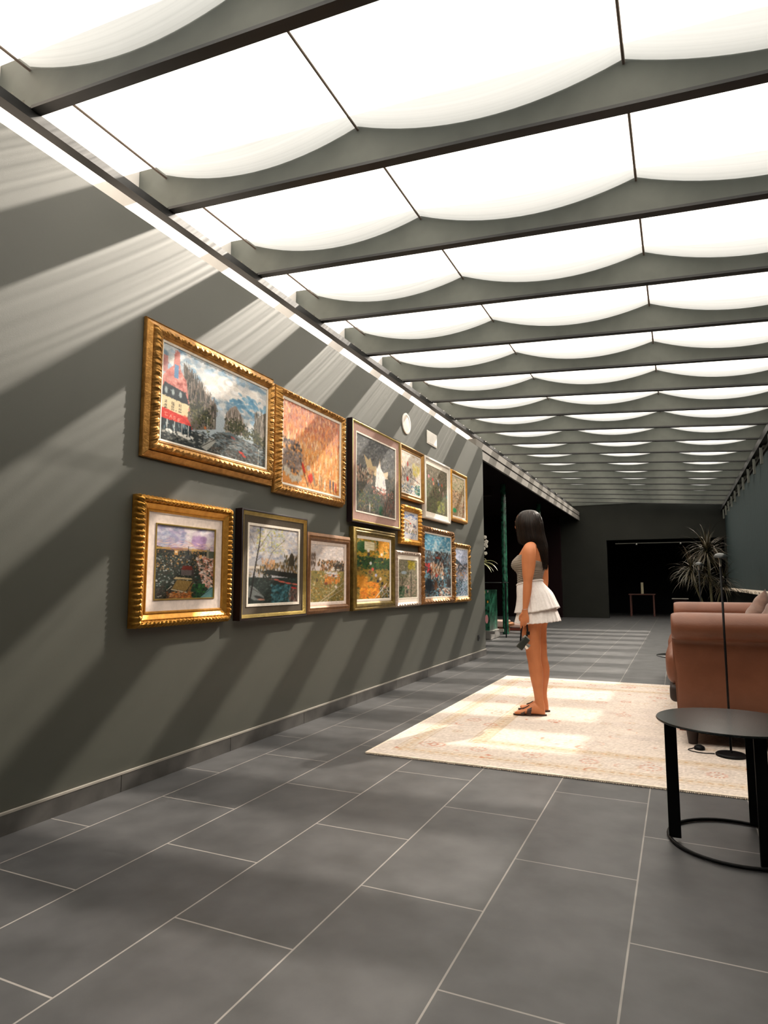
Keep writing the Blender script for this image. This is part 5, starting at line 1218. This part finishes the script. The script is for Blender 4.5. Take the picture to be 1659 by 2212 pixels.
# fine strands lying on the surface and running out past the tips
ns_ = len(rings)
for i in range(260):
    k0 = rr.uniform(0, n); j0 = rr.randint(4, 45); drift = rr.uniform(-2, 2)
    P = []; j = j0
    while j < ns_-2:
        kk = int(k0+drift*(j-j0)/ns_) % n; c = sum(rings[j], Vector())/n; q = rings[j][kk]
        P.append(c+(q-c)*(1.004+rr.uniform(0, .004))); j += 4
    if len(P) < 3: continue
    e_ = P[-1]; P.append(e_+Vector((rr.uniform(-.004, .004), rr.uniform(-.004, .004), -rr.uniform(.012, .035))))
    v2, f2 = tube_data(P, [.0006]+[.0019]*(len(P)-2)+[.0005], 5); b = len(V); V += v2; F += [tuple(b+q for q in f) for f in f2]
pydata('hair', V, F, M_hair, wm, smooth=True)['label'] = 'long straight dark brown hair'
# the strip of cheek that shows left of the hair is part of the head; open the cap there by pushing the face forward
# strapless ruched top
V = []; F = []; rings = []
zs = np.linspace(1.035, 1.315, 86)
for j, z in enumerate(zs):
    ring_ = []
    for k, p in enumerate(torso_ring(z, .006, 72)):
        t = 2*PI*k/72
        c = torso_at(z); d = Vector((p.x-c[1], p.y-c[2], 0)).normalized()
        rp = (.0021*math.sin(z*330+3.4*math.sin(t*2+1+z*9)+2.4*math.sin(t*3+z*14))+.0013*math.sin(z*520+5*math.sin(t*1.5+z*30)))*(1.0 if z < 1.22 else max(.15, 1-(z-1.22)*12))
        # hem higher at the front, lower at the back
        f = math.cos(t)
        zt = z
        if z > 1.20: zt = 1.20+(z-1.20)*((1.305 if f > 0 else 1.305-.062*(-f)**.7)-1.20)/(1.315-1.20)
        q = torso_ring(zt, .006, 72)[k] if zt != z else p
        ring_.append(q+d*rp)
    rings.append(ring_)
loft_rings(rings, V, F)
pydata('strapless_top', V, F, M_top, wm, smooth=True)
# skirt: yoke and two gathered tiers
def tier(name, z0, z1, prof, waves, amp, tilt, up=0.0):
    V = []; F = []; rings = []; n = 220; rs = random.Random(len(name)); pz = [rs.uniform(0, 6) for _ in range(4)]
    for j, (t, cx, cy, a, b) in enumerate(catmull(prof, 4)):
        z = z0+(z1-z0)*t; R = []
        for k in range(n):
            an = 2*PI*k/n
            g = amp*t*(math.sin(waves*an+pz[0])*.6+math.sin(waves*1.7*an+pz[1])*.3+math.sin(waves*.45*an+pz[2])*.6)
            p = Vector((cx, cy, z))+FW*(a+g)*math.cos(an)+LF*(b+g)*math.sin(an)
            p.z += tilt*(-math.cos(an))*t + tilt*.35*t*math.sin(an*2+1) + .0012*t*math.sin(waves*an) + up*(-math.cos(an))*(1-t)
            R.append(p)
        rings.append(R)
    m_ = len(rings)
    inner = [[Vector((p.x, p.y, p.z)) - (Vector((p.x-rings[i][0].x*0, p.y, 0))*0) for p in rings[i]] for i in range(m_)]
    cxs = [sum((p for p in r_), Vector())/n for r_ in rings]
    inner = [[c+(p-c)*.985 for p in r_] for r_, c in zip(rings, cxs)]
    allr = rings + inner[::-1]
    for r_ in allr: V += r_
    M_ = len(allr)
    for j in range(M_-1):
        for k in range(n): p = j*n+k; q = j*n+(k+1) % n; F.append((p, q, q+n, p+n))
    for k in range(n): p = (M_-1)*n+k; q = (M_-1)*n+(k+1) % n; F.append((p, q, (k+1) % n, k))
    return pydata(name, V, F, M_skirt, wm, smooth=True)
sk = empty('skirt', (0, 0, 0)); sk.parent = wm; sk['label'] = 'white two-tier ruffled cotton skirt'
o1 = tier('upper_tier', 1.075, .835, [(0, -.014, .002, .102, .134), (.08, -.014, .002, .104, .137), (.2, -.004, .003, .114, .152), (.45, .022, .004, .138, .180), (.75, .034, .004, .158, .196), (1, .040, .004, .178, .210)], 26, .0045, .026, .024)
o2 = tier('lower_tier', .885, .742, [(0, .036, .004, .146, .184), (.3, .040, .004, .156, .192), (.7, .042, .004, .172, .204), (1, .042, .004, .182, .212)], 30, .006, .012)
V, F = tube_data([Vector((-.014, .002, 1.072))+FW*.101*math.cos(2*PI*k/40)+LF*.133*math.sin(2*PI*k/40)+Vector((0, 0, -.024*math.cos(2*PI*k/40))) for k in range(41)], .007, 8)
o3 = pydata('waistband', V, F, M_skirt, wm, smooth=True)
for o in (o1, o2, o3): o.parent = sk
# sandals
def sandal(hx, hy, ang, d, s):
    e = empty('sandal', (0, 0, 0)); e.parent = wm
    pts = []
    for k in range(36):
        t = 2*PI*k/36; l = .122+.134*math.cos(t); w = (.036+.008*math.cos(t-0.2))*math.sin(t)
        pts.append(Vector((hx, hy, 0))+d*l+s*w)
    V = [p+Vector((0, 0, z)) for z in (.0005, .012) for p in pts]; n = 36
    F = [(k, (k+1) % n, n+(k+1) % n, n+k) for k in range(n)] + [list(range(n-1, -1, -1)), [n+k for k in range(n)]]
    pydata('sole', V, F, M_sandal, e)
    V = []; F = []                                 # H-shaped cut-out strap: two bands and a bridge
    for (l0, l1, h) in ((.115, .150, .080), (.168, .198, .052)):
        rings = []
        for l in np.linspace(l0, l1, 4):
            hh = h-(l-l0)*.5; R = []
            for k in range(13):
                t = PI*k/12; R.append(Vector((hx, hy, 0))+d*(l-.01*math.sin(t))+s*.046*math.cos(t)+Vector((0, 0, .010+(hh-.008)*math.sin(t)**.8)))
            for k in range(12, -1, -1):
                t = PI*k/12; R.append(Vector((hx, hy, 0))+d*(l-.01*math.sin(t))+s*.043*math.cos(t)+Vector((0, 0, .008+(hh-.012)*math.sin(t)**.8)))
            rings.append(R)
        loft_rings(rings, V, F)
    v2, f2 = tube_data([Vector((hx, hy, .076))+d*.125, Vector((hx, hy, .062))+d*.150, Vector((hx, hy, .048))+d*.182], [.007, .006, .007], 8); b = len(V); V += v2; F += [tuple(b+q for q in f) for f in f2]
    pydata('strap', V, F, M_sandal, e)
sandal(.084, -.082, 0, *FL); sandal(.114, .098, 0, *FR)
# bracelet on the near wrist
V, F = tube_data([Vector((-.0555, -.1925, .858))+Vector((.0235*math.cos(2*PI*k/24), .021*math.sin(2*PI*k/24), .003*math.cos(2*PI*k/24))) for k in range(25)], .0011, 6)
pydata('bracelet', V, F, M_silver, wm)

# compact camera hanging from her hand by its strap
cq = Matrix.Translation(WO) @ Matrix.Rotation(WR, 4, 'Z')
hold = empty('compact_camera', cq @ Vector((-.078, -.200, .592)), WR); tag(hold, 'small dark camera with silver top hanging by a strap from her hand', 'camera')
cam_e = math.radians(-50)
def loc3(bm_):
    M_ = Matrix.Rotation(math.radians(18), 4, 'Z') @ Matrix.Rotation(cam_e, 4, 'Y')
    for v in bm_.verts: v.co = M_ @ v.co
bm = bmesh.new(); bbox(bm, -.058, .050, -.016, .016, -.031, .022, .006, 3); loc3(bm); shade(from_bm('body', bm, M_camgreen, hold), 40)
bm = bmesh.new(); bbox(bm, .030, .058, -.0145, .0145, -.028, .026, .004, 2); loc3(bm); shade(from_bm('top_plate', bm, M_silver, hold), 40)['label'] = 'silver top end'
bm = bmesh.new(); bmesh.ops.create_cone(bm, cap_ends=True, segments=28, radius1=.024, radius2=.020, depth=.030)
bmesh.ops.transform(bm, verts=bm.verts, matrix=Matrix.Translation((.000, .0, -.042)));  loc3(bm); shade(from_bm('lens', bm, M_silver, hold), 40)['label'] = 'silver lens barrel'
bm = bmesh.new(); bmesh.ops.create_cone(bm, cap_ends=True, segments=12, radius1=.007, radius2=.007, depth=.010); bmesh.ops.transform(bm, verts=bm.verts, matrix=Matrix.Translation((.062, 0, .008)) @ Matrix.Rotation(PI/2, 4, 'Y')); loc3(bm); from_bm('shutter_button', bm, M_bk, hold)
def band(name, pts, w, th, parent, m):
    V = []; F = []
    for i, p in enumerate(pts):
        p = Vector(p); a = Vector(pts[max(0, i-1)]); b = Vector(pts[min(len(pts)-1, i+1)]); t = (b-a).normalized(); sd_ = Vector((1, .25, 0)); sd_ = (sd_-t*sd_.dot(t)).normalized(); nn = t.cross(sd_)
        V += [p-sd_*w-nn*th, p+sd_*w-nn*th, p+sd_*w+nn*th, p-sd_*w+nn*th]
    for i in range(len(pts)-1):
        for k in range(4): a = 4*i+k; b = 4*i+(k+1) % 4; F.append((a, b, b+4, a+4))
    F += [(3, 2, 1, 0), tuple(4*(len(pts)-1)+k for k in range(4))]
    return pydata(name, V, F, m, parent)
H0 = Vector((-.078, -.200, .592))
def rel(p): return tuple(Vector(p)-H0)
band('strap', [rel(p) for p in [(-.100, -.196, .560), (-.096, -.193, .62), (-.090, -.186, .68), (-.080, -.176, .735), (-.066, -.168, .762), (-.052, -.172, .758), (-.044, -.182, .735), (-.040, -.190, .69), (-.044, -.196, .655), (-.052, -.199, .632)]], .0065, .0012, hold, M_bk)
bm = bmesh.new(); bbox(bm, -.014, .014, -.006, .006, -.015, .013, .004, 2)
for v in bm.verts: v.co += Vector(rel((-.036, -.197, .668)))
from_bm('strap_clip', bm, M_bk, hold)
